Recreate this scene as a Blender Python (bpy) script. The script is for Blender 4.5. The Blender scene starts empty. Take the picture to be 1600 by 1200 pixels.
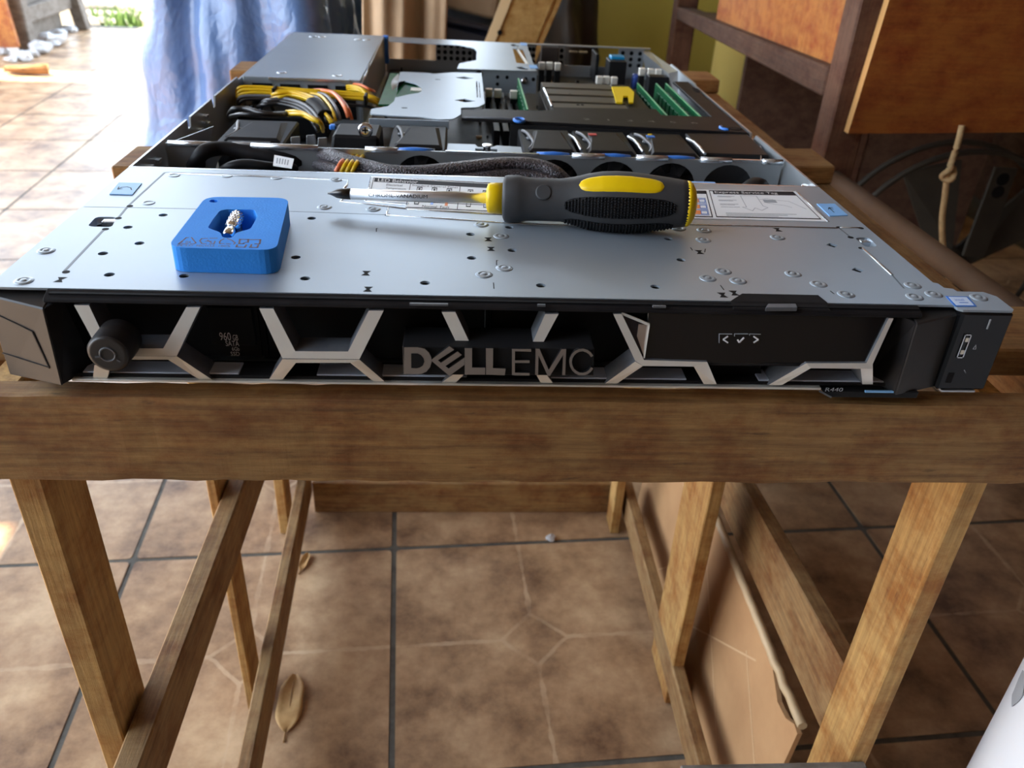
import bpy, bmesh, math, random
from mathutils import Vector, Matrix
random.seed(7)
S = bpy.context.scene
C = S.collection
PI = math.pi
FLOOR = -580.0          # builder numbers are millimetres; z is measured from the top of the server, 580 mm above the floor

# ------------------------------------------------------------------ camera, sky, sun, exposure
def W(x, y, z):
    return Vector((x, y, z - FLOOR)) * 0.001

cam = bpy.data.cameras.new('camera'); co = bpy.data.objects.new('camera', cam); C.objects.link(co)
cam.sensor_width = 36; cam.lens = 1279.04 / 1600 * 36; cam.clip_start = 0.02; cam.clip_end = 100
cr, cu, cf = Vector((0.997578, -0.052545, 0.045571)), Vector((-0.011802, 0.517811, 0.855413)), Vector((0.068545, 0.853880, -0.515937))
m = Matrix((cr, cu, -cf)).transposed().to_4x4(); m.translation = W(-16.12, -332.06, 155.30)
co.matrix_world = m
cam.dof.use_dof = True; cam.dof.focus_distance = 0.42; cam.dof.aperture_fstop = 15
S.camera = co
S.view_settings.view_transform = 'Standard'; S.view_settings.look = 'None'
S.view_settings.gamma = 1; S.view_settings.use_curve_mapping = False
S.view_settings.exposure = 0.2

wd = bpy.data.worlds.new('sky'); S.world = wd; wd.use_nodes = True
wn = wd.node_tree.nodes; wl = wd.node_tree.links
bg = wn['Background']
tc = wn.new('ShaderNodeTexCoord'); sep = wn.new('ShaderNodeSeparateXYZ'); cr_ = wn.new('ShaderNodeValToRGB')
wl.new(tc.outputs['Generated'], sep.inputs[0]); wl.new(sep.outputs['Z'], cr_.inputs[0]); wl.new(cr_.outputs[0], bg.inputs['Color'])
cr_.color_ramp.elements[0].position = 0.0; cr_.color_ramp.elements[0].color = (0.86, 0.93, 1.0, 1)
cr_.color_ramp.elements[1].position = 0.8; cr_.color_ramp.elements[1].color = (0.62, 0.78, 1.0, 1)
bg.inputs['Strength'].default_value = 6.0

SUN_DIR = Vector((0.35, 0.30, -1.0)).normalized()      # the way the light travels
sl = bpy.data.lights.new('sun', 'SUN'); sl.energy = 34; sl.angle = math.radians(0.6); sl.color = (1.0, 0.86, 0.66)
so = bpy.data.objects.new('sun', sl); C.objects.link(so)
so.rotation_euler = SUN_DIR.to_track_quat('-Z', 'Y').to_euler(); so.location = (0, 0, 6)

# ------------------------------------------------------------------ materials
def mat(name, col, rough=0.5, metal=0.0, **k):
    M = bpy.data.materials.new(name); M.use_nodes = True
    b = M.node_tree.nodes['Principled BSDF']
    b.inputs['Base Color'].default_value = (*col, 1); b.inputs['Roughness'].default_value = rough; b.inputs['Metallic'].default_value = metal
    for kk, v in k.items(): b.inputs[kk].default_value = v
    return M
def noise_mat(name, c1, c2, rough=0.5, metal=0.0, scale=(20, 20, 20), detail=5, bump=0.0, bscale=None, lo=0.35, hi=0.65, rough2=None, third=None):
    M = mat(name, c1, rough, metal); nt = M.node_tree; N = nt.nodes; L = nt.links; b = N['Principled BSDF']
    t = N.new('ShaderNodeTexCoord'); mp = N.new('ShaderNodeMapping'); mp.inputs['Scale'].default_value = scale
    L.new(t.outputs['Object'], mp.inputs['Vector'])
    oi = N.new('ShaderNodeObjectInfo'); mu = N.new('ShaderNodeMath'); mu.operation = 'MULTIPLY'; mu.inputs[1].default_value = 37
    L.new(oi.outputs['Random'], mu.inputs[0])
    n = N.new('ShaderNodeTexNoise'); n.noise_dimensions = '4D'; n.inputs['Scale'].default_value = 1; n.inputs['Detail'].default_value = detail; n.inputs['Roughness'].default_value = 0.62
    L.new(mp.outputs[0], n.inputs['Vector']); L.new(mu.outputs[0], n.inputs['W'])
    r = N.new('ShaderNodeValToRGB'); r.color_ramp.elements[0].position = lo; r.color_ramp.elements[1].position = hi
    r.color_ramp.elements[0].color = (*c1, 1); r.color_ramp.elements[1].color = (*c2, 1)
    if third: e = r.color_ramp.elements.new(third[0]); e.color = (*third[1], 1)
    L.new(n.outputs['Fac'], r.inputs[0]); L.new(r.outputs[0], b.inputs['Base Color'])
    if rough2 is not None:
        mr = N.new('ShaderNodeMapRange'); mr.inputs['To Min'].default_value = rough; mr.inputs['To Max'].default_value = rough2
        L.new(n.outputs['Fac'], mr.inputs['Value']); L.new(mr.outputs[0], b.inputs['Roughness'])
    if bump:
        bn = N.new('ShaderNodeBump'); bn.inputs['Strength'].default_value = bump; bn.inputs['Distance'].default_value = 0.002
        if bscale:
            mp2 = N.new('ShaderNodeMapping'); mp2.inputs['Scale'].default_value = bscale; L.new(t.outputs['Object'], mp2.inputs['Vector'])
            n2 = N.new('ShaderNodeTexNoise'); n2.inputs['Scale'].default_value = 1; n2.inputs['Detail'].default_value = 6; L.new(mp2.outputs[0], n2.inputs['Vector'])
            L.new(n2.outputs['Fac'], bn.inputs['Height'])
        else: L.new(n.outputs['Fac'], bn.inputs['Height'])
        L.new(bn.outputs[0], b.inputs['Normal'])
    return M
def wood_mat(name, dark, light, axis, rough=0.75, mark=(0.05, 0.03, 0.015)):
    """sawn timber: grain stretched along one axis, blotches, fine saw marks across"""
    M = mat(name, light, rough); nt = M.node_tree; N = nt.nodes; L = nt.links; b = N['Principled BSDF']
    t = N.new('ShaderNodeTexCoord')
    def nz(sc, det, ro=0.6):
        mp = N.new('ShaderNodeMapping'); mp.inputs['Scale'].default_value = sc; L.new(t.outputs['Object'], mp.inputs['Vector'])
        n = N.new('ShaderNodeTexNoise'); n.inputs['Scale'].default_value = 1; n.inputs['Detail'].default_value = det; n.inputs['Roughness'].default_value = ro
        L.new(mp.outputs[0], n.inputs['Vector']); return n.outputs['Fac']
    ln, ac = 13.0, 300.0
    g = nz(tuple(ln if i == axis else ac for i in range(3)), 9, 0.7)
    blot = nz((24, 24, 36), 6, 0.7)
    saw = nz(tuple(420.0 if i == axis else 25.0 for i in range(3)), 2)
    r = N.new('ShaderNodeValToRGB'); r.color_ramp.elements[0].position = 0.3; r.color_ramp.elements[1].position = 0.68
    r.color_ramp.elements[0].color = (*dark, 1); r.color_ramp.elements[1].color = (*light, 1); L.new(g, r.inputs[0])
    r2 = N.new('ShaderNodeValToRGB'); r2.color_ramp.elements[0].position = 0.33; r2.color_ramp.elements[1].position = 0.58
    r2.color_ramp.elements[0].color = (*[0.45 * a / max(light) + 0.25 * a for a in light], 1); r2.color_ramp.elements[1].color = (1, 1, 1, 1); L.new(blot, r2.inputs[0])
    mx = N.new('ShaderNodeMix'); mx.data_type = 'RGBA'; mx.blend_type = 'MULTIPLY'; mx.inputs['Factor'].default_value = 0.9
    L.new(r.outputs[0], mx.inputs['A']); L.new(r2.outputs[0], mx.inputs['B'])
    r3 = N.new('ShaderNodeValToRGB'); r3.color_ramp.elements[0].position = 0.2; r3.color_ramp.elements[1].position = 0.36
    r3.color_ramp.elements[0].color = (*mark, 1); r3.color_ramp.elements[1].color = (1, 1, 1, 1)
    L.new(nz(tuple(60.0 if i == axis else 260.0 for i in range(3)), 3), r3.inputs[0])
    mx2 = N.new('ShaderNodeMix'); mx2.data_type = 'RGBA'; mx2.blend_type = 'MULTIPLY'; mx2.inputs['Factor'].default_value = 0.6
    L.new(mx.outputs['Result'], mx2.inputs['A']); L.new(r3.outputs[0], mx2.inputs['B']); L.new(mx2.outputs['Result'], b.inputs['Base Color'])
    ad = N.new('ShaderNodeMath'); ad.operation = 'MULTIPLY_ADD'; ad.inputs[1].default_value = .3; L.new(g, ad.inputs[2]); L.new(saw, ad.inputs[0])
    bn = N.new('ShaderNodeBump'); bn.inputs['Strength'].default_value = 0.4; bn.inputs['Distance'].default_value = 0.0014; L.new(ad.outputs[0], bn.inputs['Height']); L.new(bn.outputs[0], b.inputs['Normal'])
    return M

STEEL = noise_mat('galvanised_steel', (0.36, 0.425, 0.49), (0.42, 0.485, 0.55), 0.36, 0.55, (9, 9, 9), 3, 0.0, None, 0.3, 0.7, 0.46)
STEEL2 = mat('inner_steel', (0.50, 0.53, 0.55), 0.38, 0.8)
RIDGE = mat('pressed_steel_edge', (0.72, 0.76, 0.80), 0.25, 0.85)
CHROME = mat('chrome', (0.80, 0.80, 0.80), 0.16, 1.0)
SATIN = noise_mat('satin_silver', (0.74, 0.71, 0.65), (0.80, 0.77, 0.70), 0.42, 0.35, (40, 40, 40), 2)
LOGO = mat('logo_silver', (0.52, 0.46, 0.42), 0.32, 0.8)
PLASTIC = mat('black_plastic', (0.014, 0.014, 0.015), 0.45)
PLASTIC2 = noise_mat('matt_black_plastic', (0.011, 0.010, 0.011), (0.018, 0.0165, 0.017), 0.5, 0.0, (60, 60, 60), 3)
CAP = mat('bezel_end_plastic', (0.030, 0.027, 0.026), 0.42)
GREYP = noise_mat('dusty_grey_plastic', (0.085, 0.092, 0.105), (0.125, 0.132, 0.145), 0.45, 0.0, (120, 120, 120), 4)
GLOSS = mat('gloss_black', (0.006, 0.006, 0.007), 0.08)
DARK = mat('dark_void', (0.008, 0.008, 0.009), 0.7)
BLUE = mat('touch_blue', (0.05, 0.22, 0.72), 0.35)
PALEBLUE = mat('pale_blue_label', (0.22, 0.48, 0.86), 0.45)
FOAM = noise_mat('blue_foam', (0.020, 0.26, 0.82), (0.026, 0.30, 0.90), 0.75, 0.0, (25, 25, 25), 4, 0.12, (900, 900, 900))
PAPER = mat('label_white', (0.82, 0.84, 0.86), 0.5)
INK = mat('ink_black', (0.02, 0.02, 0.025), 0.6)
GREYINK = mat('ink_grey', (0.33, 0.35, 0.38), 0.6)
ORANGE = mat('ink_orange', (0.85, 0.25, 0.06), 0.5)
MAROON = mat('ink_maroon', (0.10, 0.05, 0.08), 0.6)
INKBLUE = mat('ink_blue', (0.03, 0.16, 0.55), 0.5)
WHITEINK = mat('ink_white', (0.75, 0.75, 0.75), 0.6)
YELLOW = mat('yellow_plastic', (0.88, 0.58, 0.0), 0.38)
RUBBER = noise_mat('dark_rubber', (0.035, 0.036, 0.038), (0.048, 0.049, 0.052), 0.55, 0.0, (60, 60, 60), 3)
RUBBER2 = mat('black_rubber', (0.012, 0.012, 0.013), 0.42)
WIREY = mat('yellow_wire', (0.80, 0.50, 0.01), 0.35)
WIREO = mat('orange_wire', (0.85, 0.20, 0.06), 0.35)
WIREK = mat('black_wire', (0.015, 0.015, 0.017), 0.35)
WIREG = mat('grey_wire', (0.16, 0.16, 0.17), 0.4)
PCB = noise_mat('green_board', (0.005, 0.075, 0.028), (0.012, 0.12, 0.045), 0.35, 0.0, (120, 120, 120), 3)
PCBEDGE = mat('board_edge', (0.18, 0.42, 0.22), 0.5)
SHAFT = mat('shaft_steel', (0.82, 0.82, 0.83), 0.30, 0.75)
MOBO = noise_mat('mainboard', (0.012, 0.011, 0.009), (0.035, 0.03, 0.02), 0.4, 0.0, (160, 160, 160), 5)
COPPER = mat('copper_contact', (0.62, 0.36, 0.16), 0.4, 0.4)
FIN = noise_mat('heatsink_fin', (0.075, 0.068, 0.056), (0.11, 0.10, 0.08), 0.5, 0.4, (10, 600, 10), 2)
VGA = mat('connector_blue', (0.0, 0.22, 0.45), 0.4)
CAPB = mat('capacitor_blue', (0.06, 0.12, 0.45), 0.35)
YLAB = mat('yellow_label', (0.85, 0.60, 0.0), 0.45)
CREAM = mat('white_latch', (0.78, 0.75, 0.66), 0.45)
def braid_mat():
    M = mat('braided_sleeve', (0.02, 0.018, 0.02), 0.3); nt = M.node_tree; N = nt.nodes; L = nt.links; b = N['Principled BSDF']
    t = N.new('ShaderNodeTexCoord'); v = N.new('ShaderNodeTexVoronoi'); v.inputs['Scale'].default_value = 900; L.new(t.outputs['Object'], v.inputs['Vector'])
    r = N.new('ShaderNodeValToRGB'); r.color_ramp.elements[0].color = (0.01, 0.009, 0.010, 1); r.color_ramp.elements[1].color = (0.13, 0.11, 0.125, 1); r.color_ramp.elements[0].position = 0.35; r.color_ramp.elements[1].position = 0.75
    L.new(v.outputs['Distance'], r.inputs[0]); L.new(r.outputs[0], b.inputs['Base Color'])
    bn = N.new('ShaderNodeBump'); bn.inputs['Strength'].default_value = 0.8; bn.inputs['Distance'].default_value = 0.001; L.new(v.outputs['Distance'], bn.inputs['Height']); L.new(bn.outputs[0], b.inputs['Normal'])
    return M
BRAID = braid_mat()
for q_ in (PLASTIC, PLASTIC2, PCB, MOBO, DARK, RUBBER2, INK): q_.node_tree.nodes['Principled BSDF'].inputs['Specular IOR Level'].default_value = 0.12
WOODX = wood_mat('bench_timber_across', (0.16, 0.082, 0.026), (0.38, 0.21, 0.070), 0)
WOODY = wood_mat('bench_timber_deep', (0.17, 0.095, 0.036), (0.36, 0.215, 0.083), 1)
WOODZ = wood_mat('bench_timber_upright', (0.27, 0.145, 0.042), (0.55, 0.325, 0.105), 2)
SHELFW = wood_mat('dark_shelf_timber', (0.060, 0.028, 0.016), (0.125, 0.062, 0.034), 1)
POSTW = wood_mat('dark_post_timber', (0.085, 0.036, 0.018), (0.155, 0.070, 0.036), 2)
PLY = wood_mat('orange_plywood', (0.24, 0.070, 0.010), (0.34, 0.105, 0.015), 0, 0.5, (0.5, 0.3, 0.2))
PLYZ = wood_mat('stained_plywood', (0.32, 0.105, 0.015), (0.52, 0.20, 0.035), 2, 0.6, (0.3, 0.15, 0.08))
PLYEDGE = mat('plywood_edge', (0.60, 0.32, 0.11), 0.7)
PINE = wood_mat('pale_pine', (0.42, 0.28, 0.09), (0.55, 0.38, 0.15), 2)
GREYW = wood_mat('weathered_grey_timber', (0.12, 0.105, 0.09), (0.24, 0.21, 0.18), 0)
GROUT = noise_mat('grout', (0.075, 0.070, 0.060), (0.13, 0.12, 0.10), 0.9, 0.0, (60, 60, 60), 5)
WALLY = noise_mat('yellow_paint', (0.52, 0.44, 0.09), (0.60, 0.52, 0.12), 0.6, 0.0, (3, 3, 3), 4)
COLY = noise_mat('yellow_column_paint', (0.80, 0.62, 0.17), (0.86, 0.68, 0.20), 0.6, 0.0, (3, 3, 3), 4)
PLASTER = noise_mat('cream_plaster', (0.30, 0.23, 0.17), (0.36, 0.28, 0.21), 0.8, 0.0, (3, 3, 3), 4)
ROOF = noise_mat('roof_sheet', (0.16, 0.14, 0.12), (0.22, 0.20, 0.17), 0.7, 0.0, (3, 3, 3), 4)
def tile_mat():
    M = mat('ceramic_tile', (0.4, 0.25, 0.15), 0.35); nt = M.node_tree; N = nt.nodes; L = nt.links; b = N['Principled BSDF']
    t = N.new('ShaderNodeTexCoord'); oi = N.new('ShaderNodeObjectInfo'); va = N.new('ShaderNodeVectorMath'); va.operation = 'ADD'
    L.new(t.outputs['Object'], va.inputs[0]); L.new(oi.outputs['Location'], va.inputs[1])
    def nz(s, d, ro=0.6):
        n = N.new('ShaderNodeTexNoise'); n.inputs['Scale'].default_value = s; n.inputs['Detail'].default_value = d; n.inputs['Roughness'].default_value = ro; L.new(va.outputs[0], n.inputs['Vector']); return n.outputs['Fac']
    def math_(op, a, bb=None):
        q = N.new('ShaderNodeMath'); q.operation = op
        for i, s in enumerate((a, bb)):
            if s is None: continue
            if isinstance(s, (int, float)): q.inputs[i].default_value = s
            else: L.new(s, q.inputs[i])
        return q.outputs[0]
    r = N.new('ShaderNodeValToRGB'); e = r.color_ramp.elements; e[0].position = 0.34; e[1].position = 0.66
    e[0].color = (0.15, 0.080, 0.045, 1); e[1].color = (0.60, 0.41, 0.24, 1); e2 = e.new(0.5); e2.color = (0.40, 0.245, 0.135, 1)
    L.new(nz(9, 7, 0.68), r.inputs[0])
    sp = N.new('ShaderNodeSeparateXYZ'); L.new(t.outputs['Object'], sp.inputs[0])
    ax = math_('ABSOLUTE', sp.outputs['X']); ay = math_('ABSOLUTE', sp.outputs['Y'])
    wob = math_('MULTIPLY', math_('SUBTRACT', nz(35, 3), 0.5), 0.010)
    sm = math_('ADD', ax, ay)
    lineA = math_('LESS_THAN', math_('ADD', math_('MINIMUM', ax, ay), wob), 0.0024)
    outside = math_('GREATER_THAN', sm, 0.038)
    lineB = math_('LESS_THAN', math_('ABSOLUTE', math_('ADD', math_('SUBTRACT', sm, 0.038), wob)), 0.0032)
    ln = math_('MAXIMUM', math_('MULTIPLY', lineA, outside), lineB)
    fade = N.new('ShaderNodeValToRGB'); fade.color_ramp.elements[0].position = 0.36; fade.color_ramp.elements[1].position = 0.60
    fade.color_ramp.elements[0].color = (0.12, 0.12, 0.12, 1); fade.color_ramp.elements[1].color = (0.62, 0.62, 0.62, 1); L.new(nz(22, 4), fade.inputs[0])
    f = math_('MULTIPLY', ln, fade.outputs[0])
    mx = N.new('ShaderNodeMix'); mx.data_type = 'RGBA'; L.new(f, mx.inputs['Factor']); L.new(r.outputs[0], mx.inputs['A']); mx.inputs['B'].default_value = (0.62, 0.45, 0.29, 1)
    L.new(mx.outputs['Result'], b.inputs['Base Color'])
    mr = N.new('ShaderNodeMapRange'); mr.inputs['To Min'].default_value = 0.22; mr.inputs['To Max'].default_value = 0.5; L.new(nz(14, 4), mr.inputs['Value']); L.new(mr.outputs[0], b.inputs['Roughness'])
    bn = N.new('ShaderNodeBump'); bn.inputs['Strength'].default_value = 0.25; bn.inputs['Distance'].default_value = 0.002; L.new(nz(30, 5), bn.inputs['Height']); L.new(bn.outputs[0], b.inputs['Normal'])
    return M
TILE = tile_mat()

# ------------------------------------------------------------------ mesh builder (millimetres)
class MB:
    def __init__(s): s.v = []; s.f = []; s.mi = []; s.sm = []
    def add(s, vs, fs, mi=0, smooth=False):
        o = len(s.v); s.v += [tuple(p) for p in vs]
        for f in fs: s.f.append([o + i for i in f]); s.mi.append(mi); s.sm.append(smooth)
        return s
    def box(s, x0, x1, y0, y1, z0, z1, mi=0):
        return s.add([(x0,y0,z0),(x1,y0,z0),(x1,y1,z0),(x0,y1,z0),(x0,y0,z1),(x1,y0,z1),(x1,y1,z1),(x0,y1,z1)],
                     [(3,2,1,0),(4,5,6,7),(0,1,5,4),(1,2,6,5),(2,3,7,6),(3,0,4,7)], mi)
    def hexa(s, p, mi=0):      # eight corners: four below, four above
        return s.add(p, [(3,2,1,0),(4,5,6,7),(0,1,5,4),(1,2,6,5),(2,3,7,6),(3,0,4,7)], mi)
    def bar(s, a, b, w, h, up=(0, 0, 1), mi=0):    # a rectangular batten from a to b
        a, b = Vector(a), Vector(b); d = (b - a).normalized(); u = Vector(up); u = (u - d * u.dot(d)).normalized(); r = d.cross(u)
        q = [r*(i*w/2) + u*(j*h/2) for i, j in ((-1,-1),(1,-1),(1,1),(-1,1))]
        return s.add([a + t for t in q] + [b + t for t in q], [(3,2,1,0),(4,5,6,7),(0,1,5,4),(1,2,6,5),(2,3,7,6),(3,0,4,7)], mi)
    def prism(s, poly, a, b, axis='z', cap=0, side=0, back=None):
        """poly in the plane across the axis, swept from a to b; numbers a/b may be functions of the 2-D point"""
        ar = sum(poly[i][0]*poly[(i+1) % len(poly)][1] - poly[(i+1) % len(poly)][0]*poly[i][1] for i in range(len(poly)))
        if ar < 0: poly = poly[::-1]
        P = {'z': lambda u, v, w: (u, v, w), 'y': lambda u, v, w: (u, w, v), 'x': lambda u, v, w: (w, u, v)}[axis]
        fa = a if callable(a) else (lambda u, v: a); fb = b if callable(b) else (lambda u, v: b)
        n = len(poly); o = len(s.v)
        s.v += [P(u, v, fa(u, v)) for u, v in poly] + [P(u, v, fb(u, v)) for u, v in poly]
        fl = axis == 'y'
        A = [o+i for i in range(n)]; B_ = [o+n+i for i in range(n)]
        s.f.append(A if fl else A[::-1]); s.mi.append(cap); s.sm.append(False)
        s.f.append(B_[::-1] if fl else B_); s.mi.append(cap if back is None else back); s.sm.append(False)
        for i in range(n):
            q = [o+i, o+(i+1) % n, o+n+(i+1) % n, o+n+i]; s.f.append(q[::-1] if fl else q); s.mi.append(side); s.sm.append(False)
        return s
    def tube(s, path, r, n=8, mi=0, flat=1.0, smooth=True):
        P = [Vector(p) for p in path]; o = len(s.v); up = Vector((0, 0, 1))
        for i, p in enumerate(P):
            d = (P[min(i+1, len(P)-1)] - P[max(i-1, 0)]).normalized()
            u = up - d * up.dot(d)
            if u.length < 1e-3: u = Vector((0, 1, 0)) - d * d.y
            u.normalize(); q = d.cross(u); rr = r(i/(len(P)-1)) if callable(r) else r
            for k in range(n):
                t = 2*PI*(k+0.5)/n; s.v.append(tuple(p + q*(math.cos(t)*rr) + u*(math.sin(t)*rr*flat)))
        for i in range(len(P)-1):
            for k in range(n):
                s.f.append([o+i*n+k, o+i*n+(k+1) % n, o+(i+1)*n+(k+1) % n, o+(i+1)*n+k][::-1]); s.mi.append(mi); s.sm.append(smooth)
        s.f.append([o+k for k in range(n)]); s.mi.append(mi); s.sm.append(False)
        s.f.append([o+(len(P)-1)*n+k for k in range(n)][::-1]); s.mi.append(mi); s.sm.append(False)
        return s
    def lathe(s, prof, a, b, n=24, mi=0, fn=None, smooth=True, caps=True):
        """profile [(distance along a->b, radius)]; fn(t, phi) scales the radius"""
        a, b = Vector(a), Vector(b); d = (b - a).normalized(); u = Vector((0, 0, 1)); u = u - d*u.dot(d)
        if u.length < 1e-3: u = Vector((1, 0, 0))
        u.normalize(); q = u.cross(d); o = len(s.v)
        for t, r in prof:
            for k in range(n):
                ph = 2*PI*k/n; rr = r * (fn(t, ph) if fn else 1); s.v.append(tuple(a + d*t + u*(math.cos(ph)*rr) + q*(math.sin(ph)*rr)))
        for i in range(len(prof)-1):
            for k in range(n):
                s.f.append([o+i*n+k, o+i*n+(k+1) % n, o+(i+1)*n+(k+1) % n, o+(i+1)*n+k][::-1]); s.mi.append(mi); s.sm.append(smooth)
        if caps:
            s.f.append([o+k for k in range(n)]); s.mi.append(mi); s.sm.append(False)
            s.f.append([o+(len(prof)-1)*n+k for k in range(n)][::-1]); s.mi.append(mi); s.sm.append(False)
        return s
    def cyl(s, a, b, r, n=16, mi=0): return s.lathe([(0, r), ((Vector(b)-Vector(a)).length, r)], a, b, n, mi)
    def plate(s, outer, holes, z0, z1, mi=0, side=None):
        """flat sheet with real holes, from z0 up to z1"""
        bm = bmesh.new(); loops = [outer] + holes; rings = []
        for lp in loops:
            vs = [bm.verts.new((x, y, 0)) for x, y in lp]; rings.append(vs)
            for i in range(len(vs)): bm.edges.new((vs[i], vs[(i+1) % len(vs)]))
        bmesh.ops.triangle_fill(bm, edges=bm.edges[:], use_beauty=True, normal=(0, 0, 1))
        bm.verts.index_update(); o = len(s.v); n = len(bm.verts)
        co2 = [v.co.copy() for v in bm.verts]
        s.v += [(c.x, c.y, z1) for c in co2] + [(c.x, c.y, z0) for c in co2]
        for f in bm.faces:
            idx = [v.index for v in f.verts]
            if f.normal.z < 0: idx = idx[::-1]
            s.f.append([o+i for i in idx]); s.mi.append(mi); s.sm.append(False)
            s.f.append([o+n+i for i in idx[::-1]]); s.mi.append(mi); s.sm.append(False)
        for lp, vs in zip(loops, rings):
            ar = sum(lp[i][0]*lp[(i+1) % len(lp)][1] - lp[(i+1) % len(lp)][0]*lp[i][1] for i in range(len(lp)))
            flip = (ar > 0) != (lp is outer)
            for i in range(len(vs)):
                a, b = vs[i].index, vs[(i+1) % len(vs)].index
                q = [o+n+a, o+n+b, o+b, o+a]; s.f.append(q[::-1] if flip else q); s.mi.append(mi if side is None else side); s.sm.append(False)
        bm.free(); return s
    def xf(s, M): s.v = [tuple(M @ Vector(p)) for p in s.v]; return s

def base_of(parent):
    p = Vector((0, 0, 0))
    while parent is not None: p = p + parent.location; parent = parent.parent
    return p
def build(name, mb, mats, parent=None, bevel=0.0, origin=None, seg=1):
    if not isinstance(mats, (list, tuple)): mats = [mats]
    pb = base_of(parent); oo = W(*origin) if origin is not None else (pb if parent is not None else None)
    if oo is None:
        xs = [p[0] for p in mb.v]; ys = [p[1] for p in mb.v]; zs = [p[2] for p in mb.v]
        oo = W((min(xs)+max(xs))/2, (min(ys)+max(ys))/2, min(zs))
    me = bpy.data.meshes.new(name); me.from_pydata([W(*p) - oo for p in mb.v], [], mb.f)
    for m_ in mats: me.materials.append(m_)
    me.polygons.foreach_set('material_index', mb.mi); me.polygons.foreach_set('use_smooth', mb.sm); me.update()
    o = bpy.data.objects.new(name, me); C.objects.link(o); o.parent = parent; o.location = oo - pb
    if bevel:
        bv = o.modifiers.new('edge', 'BEVEL'); bv.width = bevel*0.001; bv.segments = seg; bv.limit_method = 'ANGLE'; bv.angle_limit = math.radians(40)
    return o
def tag(o, label=None, cat=None, group=None, kind=None):
    for k, v in (('label', label), ('category', cat), ('group', group), ('kind', kind)):
        if v: o[k] = v
    return o
def thing(name, label, cat, at, group=None):
    o = bpy.data.objects.new(name, None); C.objects.link(o); o.location = W(*at); o.empty_display_size = 0.05
    return tag(o, label, cat, group)
def struct(name, mb, m_, parent=None, **k):
    o = build(name, mb, m_, parent, **k)
    if parent is None: o['kind'] = 'structure'
    return o
def again(o, name, at, parent):        # another object on the same mesh, at a point in millimetres
    c = bpy.data.objects.new(name, o.data); C.objects.link(c); c.parent = parent; c.location = W(*at) - base_of(parent)
    return c
def spline(pts, n=6):
    P = [Vector(p) for p in pts]; out = []
    for i in range(len(P)-1):
        p0, p1, p2, p3 = P[max(i-1, 0)], P[i], P[i+1], P[min(i+2, len(P)-1)]
        for k in range(n):
            t = k/n; out.append(0.5*((2*p1) + (p2-p0)*t + (2*p0-5*p1+4*p2-p3)*t*t + (3*p1-p0-3*p2+p3)*t**3))
    return out + [P[-1]]
def ell(cx, cy, rx, ry, n=16, a0=0): return [(cx+rx*math.cos(2*PI*k/n+a0), cy+ry*math.sin(2*PI*k/n+a0)) for k in range(n)]
def rrect(pts, r, n=5):
    """round the corners of a polygon"""
    out = []; N_ = len(pts)
    for i in range(N_):
        p = Vector(pts[i]); a = Vector(pts[i-1]); b = Vector(pts[(i+1) % N_]); u = (a-p); v = (b-p); rr = min(r, u.length*0.45, v.length*0.45)
        s_ = p + u.normalized()*rr; e = p + v.normalized()*rr
        for k in range(n+1):
            t = k/n; out.append(tuple((1-t)**2*s_ + 2*t*(1-t)*p + t*t*e))
    return out
def text_mb(mb, s, o, ux, uy, depth=0.15, mi=0, fit=True):
    """letters filling the box spanned by ux (width) and uy (height) at o; they stand out along ux x uy"""
    cu_ = bpy.data.curves.new('t', 'FONT'); cu_.body = s; cu_.resolution_u = 3
    ob = bpy.data.objects.new('t', cu_); C.objects.link(ob)
    me = bpy.data.meshes.new_from_object(ob.evaluated_get(bpy.context.evaluated_depsgraph_get()))
    bpy.data.objects.remove(ob); bpy.data.curves.remove(cu_)
    xs = [v.co.x for v in me.vertices]; ys = [v.co.y for v in me.vertices]
    x0, x1, y0, y1 = min(xs), max(xs), min(ys), max(ys); ux, uy, o = Vector(ux), Vector(uy), Vector(o); nn = ux.cross(uy).normalized()*depth
    mb.add([o + ux*((v.co.x-x0)/(x1-x0)) + uy*((v.co.y-y0)/(y1-y0)) + nn for v in me.vertices], [tuple(p.vertices) for p in me.polygons], mi)
    bpy.data.meshes.remove(me); return mb
def stroke(mb, pts, w, z0, z1, mi=0):       # a printed or pressed line on a level surface
    for a, b in zip(pts[:-1], pts[1:]):
        a, b = Vector(a[:2]), Vector(b[:2])
        if (b-a).length < 1e-4: continue
        d = (b-a).normalized()*w/2; n = Vector((-d.y, d.x))
        mb.prism([tuple(a-d+n), tuple(a-d-n), tuple(b+d-n), tuple(b+d+n)], z0, z1)
    return mb

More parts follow.
